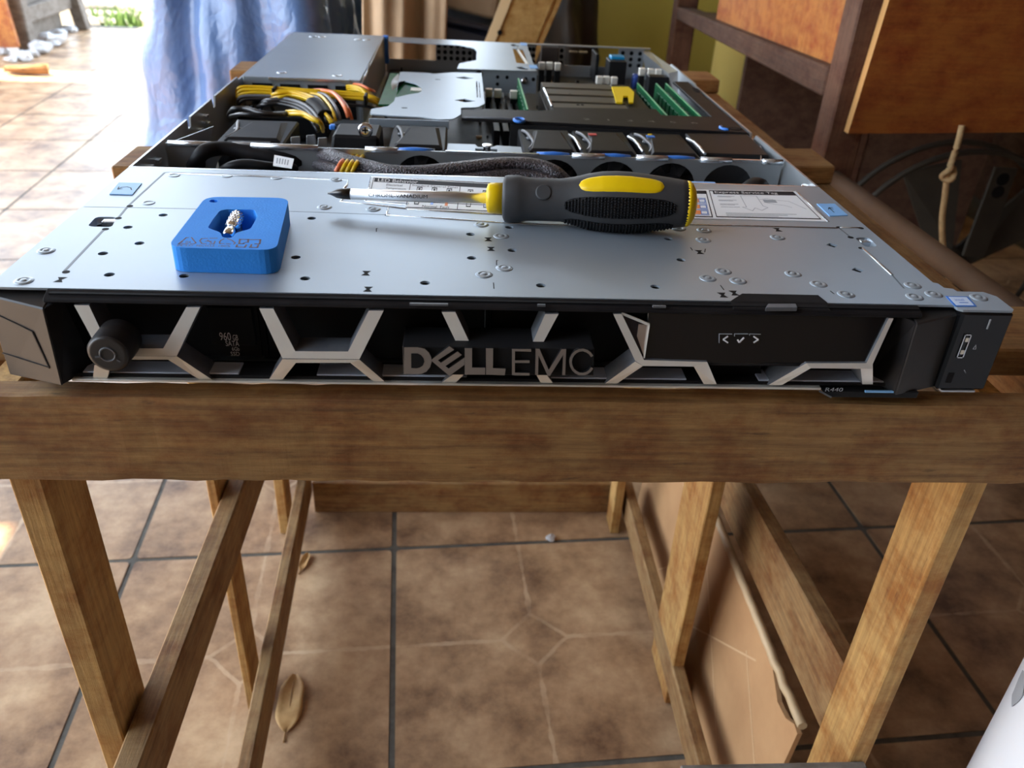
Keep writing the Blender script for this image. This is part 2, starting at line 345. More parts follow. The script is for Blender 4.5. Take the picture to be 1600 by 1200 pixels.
# ------------------------------------------------------------------ the setting: tiled yard floor, ground, walls, roof
PSI = 0.062; FX = Vector((math.cos(PSI), math.sin(PSI))); FY = Vector((-math.sin(PSI), math.cos(PSI)))
def G(u, v, z=FLOOR): p = FX*u + FY*v; return (p.x, p.y, z)     # along / across the tile rows
def slab(mb, u0, u1, v0, v1, z0, z1):
    return mb.hexa([G(u0,v0,z0), G(u1,v0,z0), G(u1,v1,z0), G(u0,v1,z0), G(u0,v0,z1), G(u1,v0,z1), G(u1,v1,z1), G(u0,v1,z1)])
T_ = 322.0; U0, V0 = -64.0, 153.0
floor = struct('floor', slab(MB(), U0-T_*14, U0+T_*6, V0-T_*8, V0+T_*14, FLOOR-40, FLOOR-1.2), GROUT)
tile_me = None
for i in range(-9, 5):
    for j in range(-2, 14):
        u, v = U0+T_*i, V0+T_*j
        if v > V0+T_*6 and u > -340: continue
        if tile_me is None:
            h = T_/2-3.2; mb = MB(); a = 2.5
            mb.prism(rrect([(-h,-h),(h,-h),(h,h),(-h,h)], 5, 2), FLOOR-8, FLOOR)
            tile_me = build('tile', mb, TILE, floor, origin=(0, 0, FLOOR)); t = tile_me
        else:
            t = bpy.data.objects.new('tile', tile_me.data); C.objects.link(t); t.parent = floor
        p = G(u+T_/2, v+T_/2); dz = random.uniform(-0.6, 0.0)
        t.location = W(p[0], p[1], FLOOR+dz) - base_of(floor); t.rotation_euler = (random.uniform(-.0012, .0012), random.uniform(-.0012, .0012), PSI)
EARTH = noise_mat('garden_earth', (0.09, 0.075, 0.05), (0.16, 0.13, 0.09), 0.9, 0.0, (6, 6, 6), 6, 0.6)
CONC = noise_mat('path_concrete', (0.17, 0.155, 0.125), (0.24, 0.22, 0.18), 0.85, 0.0, (5, 5, 5), 5, 0.3)
struct('ground', slab(MB(), -16000, 9000, -9000, 22000, FLOOR-90, FLOOR-45), EARTH)
mb = MB(); V1 = V0+T_*14
slab(mb, U0-T_*14, 1400, V1, V1+40, FLOOR-45, FLOOR+3); struct('trim_1', mb, CONC)
pth = [(-2377.6,5664.7,-580.0),(-1935.3,4889.1,-580.0),(-1738.8,4569.8,-580.0),(-1581.7,4497.5,-580.0),(-1396.3,4666.4,-580.0),(-1787.3,6197.1,-580.0),(-2407.1,5951.3,-580.0)]
mb = MB(); mb.prism([(p[0], p[1]+100) for p in pth], FLOOR-45, FLOOR+20); struct('path', mb, CONC)

HC = 1720.0
ceil = MB()
for u0, u1, v0, v1 in ((-1800,1750,-3000,-660), (-1800,-1750,-660,-90), (-1405,1750,-660,-90), (-1800,1750,-90,600), (-2400,1750,600,900), (-2900,1750,900,2618), (-1980,1750,2618,2850), (-4200,1750,2850,3950)):
    slab(ceil, u0, u1, v0, v1, HC, HC+30)
struct('ceiling', ceil, ROOF)  # unseen roof; edges and gaps shaped for sun patches and warm bounce
struct('wall_back', MB().box(60, 1560, 2050, 2150, FLOOR, 850), WALLY)  # unseen top kept low: sky gap shaped for the server cover's reflection
struct('wall_right', MB().box(1560, 1660, -2700, 2150, FLOOR, HC), SHELFW)
struct('light_block_left', MB().box(-1600, -1500, -2800, -1000, FLOOR, HC), PLASTER)  # unseen, added to block light from the front left
struct('wall_front', MB().box(-1500, 1560, -2800, -2700, FLOOR, HC), PLASTER)
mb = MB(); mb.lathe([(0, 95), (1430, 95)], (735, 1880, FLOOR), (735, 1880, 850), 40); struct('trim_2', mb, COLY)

# ------------------------------------------------------------------ the bench
bench = thing('timber_bench', 'rough timber bench of sawn battens holding up the open rack server', 'bench', (0, 250, FLOOR))
def wavy_beam():
    mb = MB(); n = 60; x0, x1 = -420, 460; y0, y1, zt, zb = -9.0, 5.5, -50.0, -96.5
    rows = []
    for i in range(n+1):
        x = x0+(x1-x0)*i/n; j = lambda a: random.uniform(-a, a)
        rows.append([(x, y0+j(.35), zb+j(.7)), (x, y0+j(.3), zb+8+j(.3)), (x, y0+j(.25), zt-6), (x, y0+1.0+j(.3), zt+j(.35)), (x, y1+j(.8), zt+j(.3)), (x, y1, zb)])
    k = len(rows[0]); vs = [p for r in rows for p in r]; fs = []
    for i in range(n):
        for q in range(k): fs.append((i*k+q, i*k+(q+1) % k, (i+1)*k+(q+1) % k, (i+1)*k+q))
    fs += [tuple(range(k))[::-1], tuple(n*k+q for q in range(k))]
    return mb.add(vs, fs)
build('front_beam', wavy_beam(), WOODX, bench)
def plank(name, p, m_): return build(name, MB().hexa(p), m_, bench, 1.2)
def upright(x0, x1, y0, y1, z0, z1, name='leg'): return build(name, MB().box(x0, x1, y0, y1, z0, z1), WOODZ, bench, 1.0)
upright(-235, -219, 0, 39.5, FLOOR, -51); upright(259.6, 273, 5.6, 48, FLOOR, -60.5)
upright(-225.5, -217.5, 228, 262, FLOOR+1, -61); upright(210, 222, 228, 300, FLOOR+1, -61)
upright(-243, -231, 497, 530, FLOOR+1, -61); upright(193, 205, 497, 530, FLOOR+1, -61)
plank('side_rail', [(-216.5,-40,-345),(-201,-40,-345),(-201,540,-352),(-216.5,540,-352),(-216.5,-40,-300),(-201,-40,-300),(-201,540,-306),(-216.5,540,-306)], WOODY)
plank('side_rail', [(262,50,-377),(277,50,-377),(277,540,-396),(262,540,-396),(262,50,-307),(277,50,-307),(277,540,-350),(262,540,-350)], WOODY)
plank('floor_rail', [(-198,60,-545),(-186,60,-545),(-206,545,-545),(-218,545,-545),(-198,60,-500),(-186,60,-500),(-206,545,-500),(-218,545,-500)], WOODY)
plank('floor_rail', [(209,60,-556),(222,60,-556),(223,545,-556),(210,545,-556),(209,60,-520),(222,60,-520),(223,545,-520),(210,545,-520)], WOODY)
build('rear_stretcher', MB().box(-205, 196, 541, 562, FLOOR+0.5, -530), WOODX, bench, 1.0)
build('stretcher', MB().box(140, 270, -8, 5, -385, -350.5), GREYW, bench, 1.0)
# top frame: side rails, then three slats laid across them
plank('top_rail', [(-281,10,-105),(-262,10,-105),(-262,880,-105),(-281,880,-105),(-281,10,-60.5),(-262,10,-60.5),(-262,880,-60.5),(-281,880,-60.5)], WOODY)
plank('top_rail', [(300,10,-105),(322,10,-105),(322,880,-105),(300,880,-105),(300,10,-60.5),(322,10,-60.5),(322,880,-60.5),(300,880,-60.5)], WOODY)
def slat(xl, yl, xr, yr, w=60):
    n = 1.0
    return plank('slat', [(xl,yl,-60),(xr,yr,-60),(xr,yr+w,-60),(xl,yl+w,-60),(xl,yl,-43.4),(xr,yr,-43.4),(xr,yr+w,-43.4),(xl,yl+w,-43.4)], WOODX)
slat(-300, 40, 395, 38, 56); slat(-287, 318, 322, 381, 60); slat(-290, 712, 322, 766, 60)
# board leaning inside the right-hand legs
LEAN = tile_board = noise_mat('tan_board', (0.36, 0.19, 0.085), (0.56, 0.33, 0.16), 0.5, 0.0, (7, 7, 7), 6, 0.1, None, 0.3, 0.7)
mb = MB()
def bx(y, z): return 242 + (z+578)*0.068
top = [(62,-391),(78,-392)] + [(y, -393 + (1.6 if (y//12) % 2 else -1.2)*(1 if y < 130 else .25)) for y in range(90, 560, 12)] + [(560,-402)]
chip = [(62,-400),(70,-399),(82,-408),(100,-411),(112,-404),(128,-395)]
poly = [(62, -578), (560, -578)] + [(y, z-4) for y, z in top[::-1] if y > 128] + [(p[0], p[1]) for p in chip[::-1]]
o_ = len(mb.v)
mb.prism(poly, lambda y, z: bx(y, z), lambda y, z: bx(y, z)+4, 'x')
board = build('leaning_board', mb, LEAN)
tag(board, 'tan board with a chipped top edge standing inside the right legs of the bench', 'board')
mb = MB(); mb.tube([(bx(y, z)+1.5, y, z) for y, z in top], 4.0, 8)
build('edge_bead', mb, noise_mat('bead', (0.50, 0.36, 0.20), (0.62, 0.46, 0.28), 0.5, 0, (20, 20, 20), 4), board)
mb = MB()
for a, b in (((150,-420),(330,-560)), ((330,-420),(150,-560)), ((80,-500),(170,-430)), ((330,-470),(470,-410)), ((330,-470),(420,-570))):
    mb.bar((bx(*a)-0.1, *a), (bx(*b)-0.1, *b), 0.4, 1.8, (0, 0, 1))
build('printed_line', mb, mat('printed_line', (0.62, 0.42, 0.24), 0.5), board)

# ------------------------------------------------------------------ litter on the floor
LEAF = noise_mat('dry_leaf', (0.34, 0.17, 0.05), (0.55, 0.33, 0.13), 0.7, 0.0, (40, 40, 40), 4)
def leaf(name, c, L_, w, ang, curl, label):
    mb = MB(); n = 12; q = 6; vs = []
    for i in range(n+1):
        t = i/n; hw = w*math.sin(PI*min(1, t*.94+.03))**.75*(1 + .12*math.sin(9*t))/2
        for k in range(q+1):
            s_ = k/q*2-1; x = (t-.5)*L_; y = s_*hw
            z = 1 + curl*(abs(s_)**2*(.5+.5*t) + .35*abs(t-.5)) + .8*math.sin(7*t+3*s_)
            vs.append((c[0] + x*math.cos(ang) - y*math.sin(ang), c[1] + x*math.sin(ang) + y*math.cos(ang), FLOOR + max(z, .6)))
    fs = [(i*(q+1)+k, i*(q+1)+k+1, (i+1)*(q+1)+k+1, (i+1)*(q+1)+k) for i in range(n) for k in range(q)]
    mb.add(vs, fs, 0, True)
    o = thing(name, label, 'leaf', (c[0], c[1], FLOOR)); bl = build('blade', mb, LEAF, o)
    so_ = bl.modifiers.new('thickness', 'SOLIDIFY'); so_.thickness = 0.0006
    if L_ > 150: bl.data.materials[0] = noise_mat('brown_leaf', (0.10, 0.045, 0.014), (0.20, 0.10, 0.035), 0.8, 0.0, (30, 30, 30), 4)
    e = mb.v[3]; f_ = mb.v[n*(q+1)+3]
    mb = MB(); mb.tube([(e[0]-math.cos(ang)*L_*.16, e[1]-math.sin(ang)*L_*.16, FLOOR+1), e] + [mb_ for mb_ in [(c[0], c[1], FLOOR+1.4)]] + [f_], lambda t: 1.1*(1-.7*t), 5)
    build('midrib', mb, WOODX, o); return o
leaf('dried_leaf', (-184, 236, 0), 70, 29, math.radians(92), 2.5, 'long tan dried leaf on the tiles between the left bench legs')
leaf('dried_leaf', (-203, 443, 0), 30, 12, math.radians(80), 4, 'tiny brown dried leaf beside the left floor rail of the bench')
p_ = (-1776.2,3281.3,-580.0)
leaf('dried_leaf', (p_[0], p_[1], 0), 190, 80, math.radians(-8), 40, 'big curled brown leaf in the strip of sunlight on the pale tiles')
def crumple(name, c, r, m_, label, cat, group=None, sq=.6):
    bm = bmesh.new(); bmesh.ops.create_icosphere(bm, subdivisions=2, radius=1)
    mb = MB(); vs = []
    for v in bm.verts:
        k = random.uniform(.62, 1.15); vs.append((c[0]+v.co.x*r*k, c[1]+v.co.y*r*k, max(FLOOR+.3, FLOOR + r*sq*.7 + v.co.z*r*sq*k)))
    bm.verts.index_update(); mb.add(vs, [tuple(v.index for v in f.verts) for f in bm.faces]); bm.free()
    o = build(name, mb, m_); return tag(o, label, cat, group)
WHITEP = mat('white_film', (0.50, 0.50, 0.51), 0.3)
crumple('paper_scrap', (111.7,486.7,-580.0), 7, WHITEP, 'small white scrap on the floor grout under the middle of the bench', 'scrap')
# pale plastic scraps along the foot of the stool
for k, (px, r) in enumerate((((-2066.1,3746.6,-580.0),40), ((-1948.8,3578.0,-580.0),38), ((-1916.9,3616.4,-580.0),55), ((-1922.4,3712.4,-580.0),45), ((-1925.6,3813.4,-580.0),75), ((-1970.5,4020.8,-580.0),80), ((-2004.6,4210.5,-580.0),60), ((-2038.6,4416.9,-580.0),50))):
    crumple('plastic_scrap', (px[0], px[1]-45, px[2]), r*.8, WHITEP, ('pale plastic scrap at the foot of the orange-brown board, leftmost of the row', 'pale plastic scrap nearest the big curled leaf, second from left', 'pale plastic scrap in front of the orange-brown board, third from left', 'pale plastic scrap at the near leg of the grey stool, fourth from left', 'big pale plastic scrap below the slats of the grey stool, fifth from left', 'biggest pale plastic scrap under the grey stool, third from the right end', 'pale plastic scrap towards the far leg of the grey stool, second from the right end', 'small pale plastic scrap at the far leg of the grey stool, rightmost of the row')[k], 'scrap', 'plastic scraps by the grey stool', .55)

# ------------------------------------------------------------------ outdoors, behind on the left
STONE = noise_mat('pale_stone', (0.13, 0.125, 0.115), (0.21, 0.20, 0.185), 0.85, 0.0, (8, 8, 8), 5, 0.4)
def stone(c, sx, sy, sz, label, group='stones at the edge of the yard'):
    bm = bmesh.new(); bmesh.ops.create_icosphere(bm, subdivisions=3, radius=1); mb = MB(); vs = []
    ph = random.uniform(0, 6)
    for v in bm.verts:
        x, y, z = v.co; k = 1 + .10*math.sin(3*x+ph) + .08*math.sin(4*y+2*ph) + random.uniform(-.03, .03)
        q = lambda t: math.copysign(abs(t)**.7, t)
        vs.append((c[0]+q(x)*sx*k, c[1]+q(y)*sy*k, c[2]+(q(z)+.9)*sz*k))
    bm.verts.index_update(); mb.add(vs, [tuple(v.index for v in f.verts) for f in bm.faces], 0, True); bm.free()
    return tag(build('stone', mb, STONE), label, 'stone', group)
gz = FLOOR-45
for (px, sx, sy, sz, lb) in (((-2271.6,5333.2,-620.0),120,60,42,'long pale stone lying near the grass, upper one of the heap'), ((-2114.4,4986.2,-620.0),150,70,38,'flat pale stone in front of the heap of stones beside the grass'), ((-2014.8,4809.8,-620.0),120,60,26,'low flat stone at the very edge of the tiles by the grass'), ((-2476.2,5646.3,-620.0),140,90,70,'rounded stone behind the grey stool'), ((-1870.2,4952.9,-620.0),110,80,60,'rounded stone against the end of the concrete path beside the tarp')):
    stone((px[0]+(45 if sz == 60 else 0), px[1]+(130 if sz == 60 else 60), gz), sx, sy, sz, lb)
GRASS = noise_mat('sunlit_grass', (0.045, 0.10, 0.012), (0.09, 0.17, 0.03), 0.7, 0.0, (5, 5, 5), 4)
mb = MB()
for cx, cy, rx, ry, n in ((-1790, 5050, 260, 330, 900), (-2000, 5000, 130, 230, 300), (-1950, 6600, 700, 700, 900), (-2900, 6600, 900, 900, 700)):
    for k in range(n):
        a = random.uniform(0, 2*PI); r_ = math.sqrt(random.random()); x, y = cx+rx*r_*math.cos(a), cy+ry*r_*math.sin(a)
        h = random.uniform(30, 110); w = random.uniform(5, 10); t = random.uniform(0, PI); dx, dy = math.cos(t)*w, math.sin(t)*w; lx, ly = random.uniform(-40, 40), random.uniform(-40, 40)
        mb.add([(x-dx, y-dy, gz), (x+dx, y+dy, gz), (x+lx*.5+dx*.6, y+ly*.5+dy*.6, gz+h*.6), (x+lx, y+ly, gz+h)], [(0, 1, 2), (0, 2, 3)])
g = build('grass', mb, GRASS); tag(g, 'bright sunlit grass growing between the stones and the path', 'grass', None, 'stuff')

# weathered stool with slats, and the orange board beside it
st = thing('grey_stool', 'weathered grey timber stool standing at the back left of the yard', 'stool', (-2250, 4250, FLOOR))
def stick(name, a, b, w, h, m_=GREYW, up=(0, 0, 1), par=st): return build(name, MB().bar(a, b, w, h, up), m_, par, 4)
stick('leg', (-2010, 3830, FLOOR), (-2010, 3830, 20), 62, 62, GREYW, (0, 1, 0)); stick('leg', (-2005, 4470, FLOOR), (-2085, 4470, 20), 62, 62, GREYW, (0, 1, 0))
stick('leg', (-2560, 3830, FLOOR), (-2560, 3830, 20), 62, 62, GREYW, (0, 1, 0)); stick('leg', (-2560, 4470, FLOOR), (-2560, 4470, 20), 62, 62, GREYW, (0, 1, 0))
for z in (-440, -275, -110): stick('slat', (-2020, 3868, z), (-2045, 4440, z), 30, 70)
stick('lower_panel', (-2060, 3900, -440), (-2105, 4430, -440), 20, 270)
stick('seat', (-2290, 3770, 32), (-2290, 4520, 32), 640, 24)
stick('stretcher', (-2560, 4470, -400), (-2036, 4470, -400), 30, 70, GREYW, (0, 0, 1))
o = build('orange_board', MB().hexa([(-2560,3700,FLOOR),(-1992,3700,FLOOR+30),(-1992,3730,FLOOR+30),(-2560,3730,FLOOR),(-2560,3740,120),(-2055,3740,120),(-2055,3770,120),(-2560,3770,120)]), PLYZ, None, 3)
tag(o, 'orange-brown board propped against the grey stool at the far left', 'board')
build('batten', MB().bar((-2110, 3690, FLOOR+60), (-2150, 3724, 110), 60, 24, (0, 1, 0)), PLYZ, o, 2)

# ------------------------------------------------------------------ the blue tarpaulin over a stack
def tarp_mat():
    M = noise_mat('blue_tarpaulin', (0.085, 0.165, 0.37), (0.12, 0.22, 0.46), 0.28, 0.0, (5, 5, 5), 4)
    nt = M.node_tree; N = nt.nodes; L = nt.links; b = N['Principled BSDF']; t = N.new('ShaderNodeTexCoord')
    n = N.new('ShaderNodeTexNoise'); n.inputs['Scale'].default_value = 5; n.inputs['Detail'].default_value = 5; n.inputs['Distortion'].default_value = 0.3; L.new(t.outputs['Object'], n.inputs['Vector'])
    v = N.new('ShaderNodeTexVoronoi'); v.feature = 'DISTANCE_TO_EDGE'; v.inputs['Scale'].default_value = 6; L.new(n.outputs['Color'], v.inputs['Vector'])
    ad = N.new('ShaderNodeMath'); ad.operation = 'MULTIPLY_ADD'; ad.inputs[1].default_value = .5; L.new(v.outputs['Distance'], ad.inputs[0]); L.new(n.outputs['Fac'], ad.inputs[2])
    bn = N.new('ShaderNodeBump'); bn.inputs['Strength'].default_value = 0.45; bn.inputs['Distance'].default_value = 0.03; L.new(ad.outputs[0], bn.inputs['Height']); L.new(bn.outputs[0], b.inputs['Normal'])
    b.inputs['Coat Weight'].default_value = 0.3; b.inputs['Coat Roughness'].default_value = 0.25
    return M
TARP = tarp_mat()
mb = MB(); nu, nv = 150, 50
base = rrect([(-645, 1190), (-215, 1120), (-175, 1930), (-635, 1960)], 70, 6)
per = []
for i in range(len(base)):
    a, b = Vector(base[i]), Vector(base[(i+1) % len(base)]); k = max(1, int((b-a).length/14))
    per += [tuple(a.lerp(b, t/k)) for t in range(k)]
cx, cy = -400, 1550; nu = len(per); vs = []
for j in range(nv+1):
    t = j/nv; z = FLOOR + 1 + t*1010
    for i, (x, y) in enumerate(per):
        d = Vector((x-cx, y-cy)).normalized(); ph = i*2*PI/nu
        fold = (1-t*.55)*(16*math.sin(ph*11+1.3*math.sin(5*t)) + 9*math.sin(ph*23+4*t) + 6*math.sin(ph*7-9*t)) + 7*math.sin(31*t+ph*4)*math.sin(ph*5+2)
        k = 1 - .115*t + (.10*max(0, .12-t)/.12); kx = k - (.62 if x < cx else .22)*t
        if t > .93: k *= 1 - ((t-.93)/.07)**2*.35
        vs.append((cx+(x-cx)*kx + d.x*fold, cy+(y-cy)*k + d.y*fold, z if t < .98 else z-4))
fs = [(j*nu+i, j*nu+(i+1) % nu, (j+1)*nu+(i+1) % nu, (j+1)*nu+i) for j in range(nv) for i in range(nu)]
fs += [tuple(range(nu))[::-1], tuple(nv*nu+i for i in range(nu))]
mb.add(vs, fs, 0, True)
tag(build('blue_tarp', mb, TARP), 'crinkled blue plastic tarpaulin draped over a tall stack behind the server', 'tarp')

# clutter between the tarp and the yellow wall
TANC = noise_mat('tan_cloth', (0.30, 0.22, 0.14), (0.40, 0.30, 0.20), 0.85, 0.0, (9, 9, 9), 4, 0.2)
mb = MB(); n = 26; vs = []
for j in range(31):
    t = j/30
    for i in range(n+1):
        s_ = i/n; x = -178 + 126*s_ + t*30 - 8; y = 1045 + 18*math.sin(s_*9+t*2) + 10*math.sin(s_*21)
        vs.append((x, y, FLOOR + 2 + t*800))
fs = [(j*(n+1)+i, j*(n+1)+i+1, (j+1)*(n+1)+i+1, (j+1)*(n+1)+i) for j in range(30) for i in range(n)]
mb.add(vs, fs, 0, True); o = build('tan_curtain', mb, TANC); so_ = o.modifiers.new('thickness', 'SOLIDIFY'); so_.thickness = .004
tag(o, 'tan fabric hanging in folds between the blue tarp and the pale plank', 'fabric')
NAVY = noise_mat('navy_bag', (0.006, 0.008, 0.018), (0.012, 0.016, 0.035), 0.5, 0.0, (6, 6, 6), 4, 0.3)
mb = MB(); mb.hexa([(-150,1480,FLOOR),(75,1450,FLOOR),(75,1750,FLOOR),(-150,1750,FLOOR),(-165,1490,-62),(62,1470,-100),(62,1750,-90),(-165,1750,-60)])
o = build('dark_crate', mb, NAVY, None, 8); tag(o, 'dark navy crate behind the tan fabric', 'crate')
build('crate_lid', MB().hexa([(-175,1470,-60),(70,1455,-98),(70,1760,-88),(-175,1760,-58),(-175,1470,-48),(70,1455,-86),(70,1760,-76),(-175,1760,-46)]), NAVY, o, 4)
o = build('grey_blanket', MB().hexa([(-60,1500,-56),(58,1478,-76),(58,1740,-66),(-60,1740,-54),(-50,1520,10),(70,1490,-2),(60,1730,10),(-50,1730,24)]), TANC, None, 16, seg=3)
tag(o, 'folded brown blanket lying on the dark crate', 'blanket')
pl = thing('pale_plank', 'long pale timber plank leaning behind the server in front of the yellow wall', 'plank', (-80, 1300, FLOOR))
def lean(x, z0=FLOOR): return x + (z0+84)*0.385
mb = MB(); mb.hexa([(lean(33),1300,FLOOR),(lean(141),1300,FLOOR),(lean(141),1322,FLOOR),(lean(33),1322,FLOOR),(lean(33,260),1300,260),(lean(141,260),1300,260),(lean(141,260),1322,260),(lean(33,260),1322,260)])
build('plank_face', mb, PINE, pl, 1)
mb = MB(); mb.hexa([(lean(31),1296,FLOOR),(lean(50),1296,FLOOR),(lean(50),1300,FLOOR),(lean(31),1300,FLOOR),(lean(31,260),1296,260),(lean(50,260),1296,260),(lean(50,260),1300,260),(lean(31,260),1300,260)])
build('edge_strip', mb, mat('fresh_edge', (0.78, 0.62, 0.36), 0.6), pl)
p = (57.4,1295.5,-70.6); build('bolt_hole', MB().cyl((p[0],1295.4,p[2]), (p[0],1297,p[2]), 4.5, 14), DARK, pl)
mb = MB(); mb.hexa([(lean(122),1297,FLOOR),(lean(126),1297,FLOOR),(lean(126),1300,FLOOR),(lean(122),1300,FLOOR),(lean(122,260),1297,260),(lean(126,260),1297,260),(lean(126,260),1300,260),(lean(122,260),1300,260)])
build('groove_strip', mb, PINE, pl)
SACK = noise_mat('black_sack', (0.010, 0.008, 0.006), (0.05, 0.035, 0.022), 0.6, 0.0, (9, 9, 9), 5, 0.6)
bm = bmesh.new(); bmesh.ops.create_icosphere(bm, subdivisions=4, radius=1); mb = MB(); vs = []
for v in bm.verts:
    x, y, z = v.co; k = 1 + .08*math.sin(7*x+3*z) + .07*math.sin(9*y-5*z) + .05*math.sin(17*z+4*x)
    vs.append((215+x*78*k, 1640+y*110*k, FLOOR+330+z*(330 if z < 0 else 300)*k*.98 if z > -.98 else FLOOR))
bm.verts.index_update(); mb.add(vs, [tuple(v.index for v in f.verts) for f in bm.faces], 0, True); bm.free()
tag(build('black_sack', mb, SACK), 'lumpy black sack standing between the pale plank and the yellow wall', 'sack')

# ------------------------------------------------------------------ rack on the right with its panels
rk = thing('timber_rack', 'dark stained timber rack with a plywood side along the right of the bench', 'rack', (430, 1030, FLOOR))
build('post', MB().hexa([(412,613,FLOOR),(453,613,FLOOR),(453,654,FLOOR),(412,654,FLOOR),(415,613,400),(456,613,400),(456,654,400),(415,654,400)]), POSTW, rk, 2)
build('post', MB().box(412, 453, 1417, 1458, FLOOR, 400), POSTW, rk, 2)
build('rail', MB().hexa([(412,654,-37),(446,654,-37),(446,1417,-49),(412,1417,-49),(412,654,-4),(446,654,-4),(446,1417,-26.6),(412,1417,-26.6)]), SHELFW, rk, 2)
build('side_panel', MB().hexa([(427,655,-5.5),(438,655,-5.5),(438,1191,-22),(427,1191,-22),(427,655,380),(438,655,380),(438,1191,380),(427,1191,380)]), PLYZ, rk)
for z in (-38, 340): build('shelf', MB().box(447, 830, 620, 1455, z-13, z), SHELFW, rk)
build('shade_panel', MB().box(572, 1150, 1420, 1435, FLOOR, 400), SHELFW, rk)  # added dark sheet standing in for deep shade on the wall behind
for y in (613, 1417): build('post', MB().box(830, 868, y, y+41, FLOOR, 400), POSTW, rk, 2)
pn = [(430.2,-66.5),(639.0,-58.3),(716.2,-55.8),(641.1,118.8),(571.8,115.9),(440.2,110.3)]
mb = MB(); mb.prism(pn, 600, 612, 'y', 0, 1)
o = build('plywood_board', mb, [PLY, PLYEDGE]); tag(o, 'big orange-brown plywood board with a pale sawn edge fixed to the rack above the cord', 'board')
ROPE = noise_mat('cord', (0.42, 0.28, 0.13), (0.55, 0.38, 0.19), 0.8, 0.0, (200, 200, 200), 3)
cord = thing('hanging_cord', 'knotted tan cord hanging below the orange plywood board', 'cord', (600.1,594.0,-227.3))
pp = [(559.5,596.0,-51.9), (560.1,594.0,-70.3), (560.1,594.0,-91.1), (560.2,594.0,-107.7), (566.0,594.0,-137.1), (572.0,594.0,-165.0), (585.8,594.0,-201.9), (602.4,594.0,-234.2), (619.0,594.0,-271.2), (638.0,594.0,-317.3)]
build('strand', MB().tube(spline(pp, 6), 3.6, 8), ROPE, cord)
k_ = Vector((560.7,594.0,-107.0)); mb = MB()
mb.tube(spline([k_+Vector((6*math.cos(a)*(1+.2*math.sin(2*a)), 3.5*math.sin(2*a)-1.5, 7.5*math.sin(a))) for a in [i*PI/5 for i in range(11)]], 4), 3.4, 8); build('knot', mb, ROPE, cord)
# round dusty fan on the floor under the board
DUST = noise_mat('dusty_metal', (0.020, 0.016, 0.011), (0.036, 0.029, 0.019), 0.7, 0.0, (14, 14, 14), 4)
c_ = Vector((863.6,1010.0,-399.4)); R_ = (c_ - Vector((786.0,1010.0,-197.3))).length
fan = thing('round_fan', 'big dusty round fan standing in the dark behind the hanging cord', 'fan', (c_.x, 1030, FLOOR))
def ring(mb, c, R, r, y, n=48, k=8): return mb.tube([(c.x+R*math.cos(2*PI*i/n), y, c.z+R*math.sin(2*PI*i/n)) for i in range(n+1)], r, k)
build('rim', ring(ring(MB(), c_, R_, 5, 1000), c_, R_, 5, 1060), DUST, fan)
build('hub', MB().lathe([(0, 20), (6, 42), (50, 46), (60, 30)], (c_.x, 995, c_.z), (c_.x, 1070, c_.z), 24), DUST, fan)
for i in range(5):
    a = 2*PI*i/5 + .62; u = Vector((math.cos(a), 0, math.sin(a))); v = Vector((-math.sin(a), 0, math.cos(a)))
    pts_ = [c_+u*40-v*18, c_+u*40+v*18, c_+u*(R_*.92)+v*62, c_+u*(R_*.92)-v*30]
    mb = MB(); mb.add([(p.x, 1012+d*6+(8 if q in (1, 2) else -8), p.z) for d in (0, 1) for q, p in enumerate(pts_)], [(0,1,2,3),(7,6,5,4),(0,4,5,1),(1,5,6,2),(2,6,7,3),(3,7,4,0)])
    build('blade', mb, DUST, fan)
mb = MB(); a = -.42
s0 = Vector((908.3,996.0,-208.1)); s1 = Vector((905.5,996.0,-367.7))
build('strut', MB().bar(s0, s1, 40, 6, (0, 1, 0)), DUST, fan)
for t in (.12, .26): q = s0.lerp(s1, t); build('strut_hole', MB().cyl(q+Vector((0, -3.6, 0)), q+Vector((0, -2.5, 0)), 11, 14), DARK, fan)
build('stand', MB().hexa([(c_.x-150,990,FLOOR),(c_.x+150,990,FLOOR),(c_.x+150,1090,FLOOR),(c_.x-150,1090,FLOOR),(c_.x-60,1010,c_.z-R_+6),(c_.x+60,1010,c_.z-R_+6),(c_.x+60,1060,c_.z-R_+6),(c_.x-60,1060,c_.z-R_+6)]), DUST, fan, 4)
build('arm', MB().tube([(434, 613, -124), (432, 480, -121), (430, 360, -118), (428, 215, -114)], 11, 12), noise_mat('arm_wood', (0.09, 0.05, 0.028), (0.15, 0.09, 0.05), 0.7, 0, (10, 10, 10), 4), rk)
# white drum beside the photographer
DRUM = noise_mat('white_drum_plastic', (0.74, 0.76, 0.80), (0.80, 0.82, 0.85), 0.35, 0.0, (4, 4, 4), 3)
dr = thing('white_drum', 'white plastic drum with a grey mark at the near right', 'drum', (441, -110, FLOOR))
build('drum_body', MB().lathe([(0, 140), (6, 146), (462, 150), (468, 147)], (441, -110, FLOOR), (441, -110, 0), 64), DRUM, dr)
build('drum_rim', MB().lathe([(0, 147), (2, 154), (10, 154), (12, 147)], (441, -110, FLOOR+455), (441, -110, 0), 64), DRUM, dr)
mb = MB(); k_ = Vector((441, -110, 0))
def on_drum(a, z): return (441+149.6*math.cos(a), -110+149.6*math.sin(a), z)
a0 = math.atan2(-32+110, 314-441)
vs = [on_drum(a0, -231)] + [on_drum(a0 + .062*math.cos(t)*(1+.3*math.sin(3*t)), -231+13*math.sin(t)*(1+.25*math.cos(2*t))) for t in [2*PI*i/14 for i in range(14)]]
mb.add(vs, [(0, i+1, (i+1) % 14+1)[::-1] for i in range(14)]); build('grey_mark', mb, GREYINK, dr)

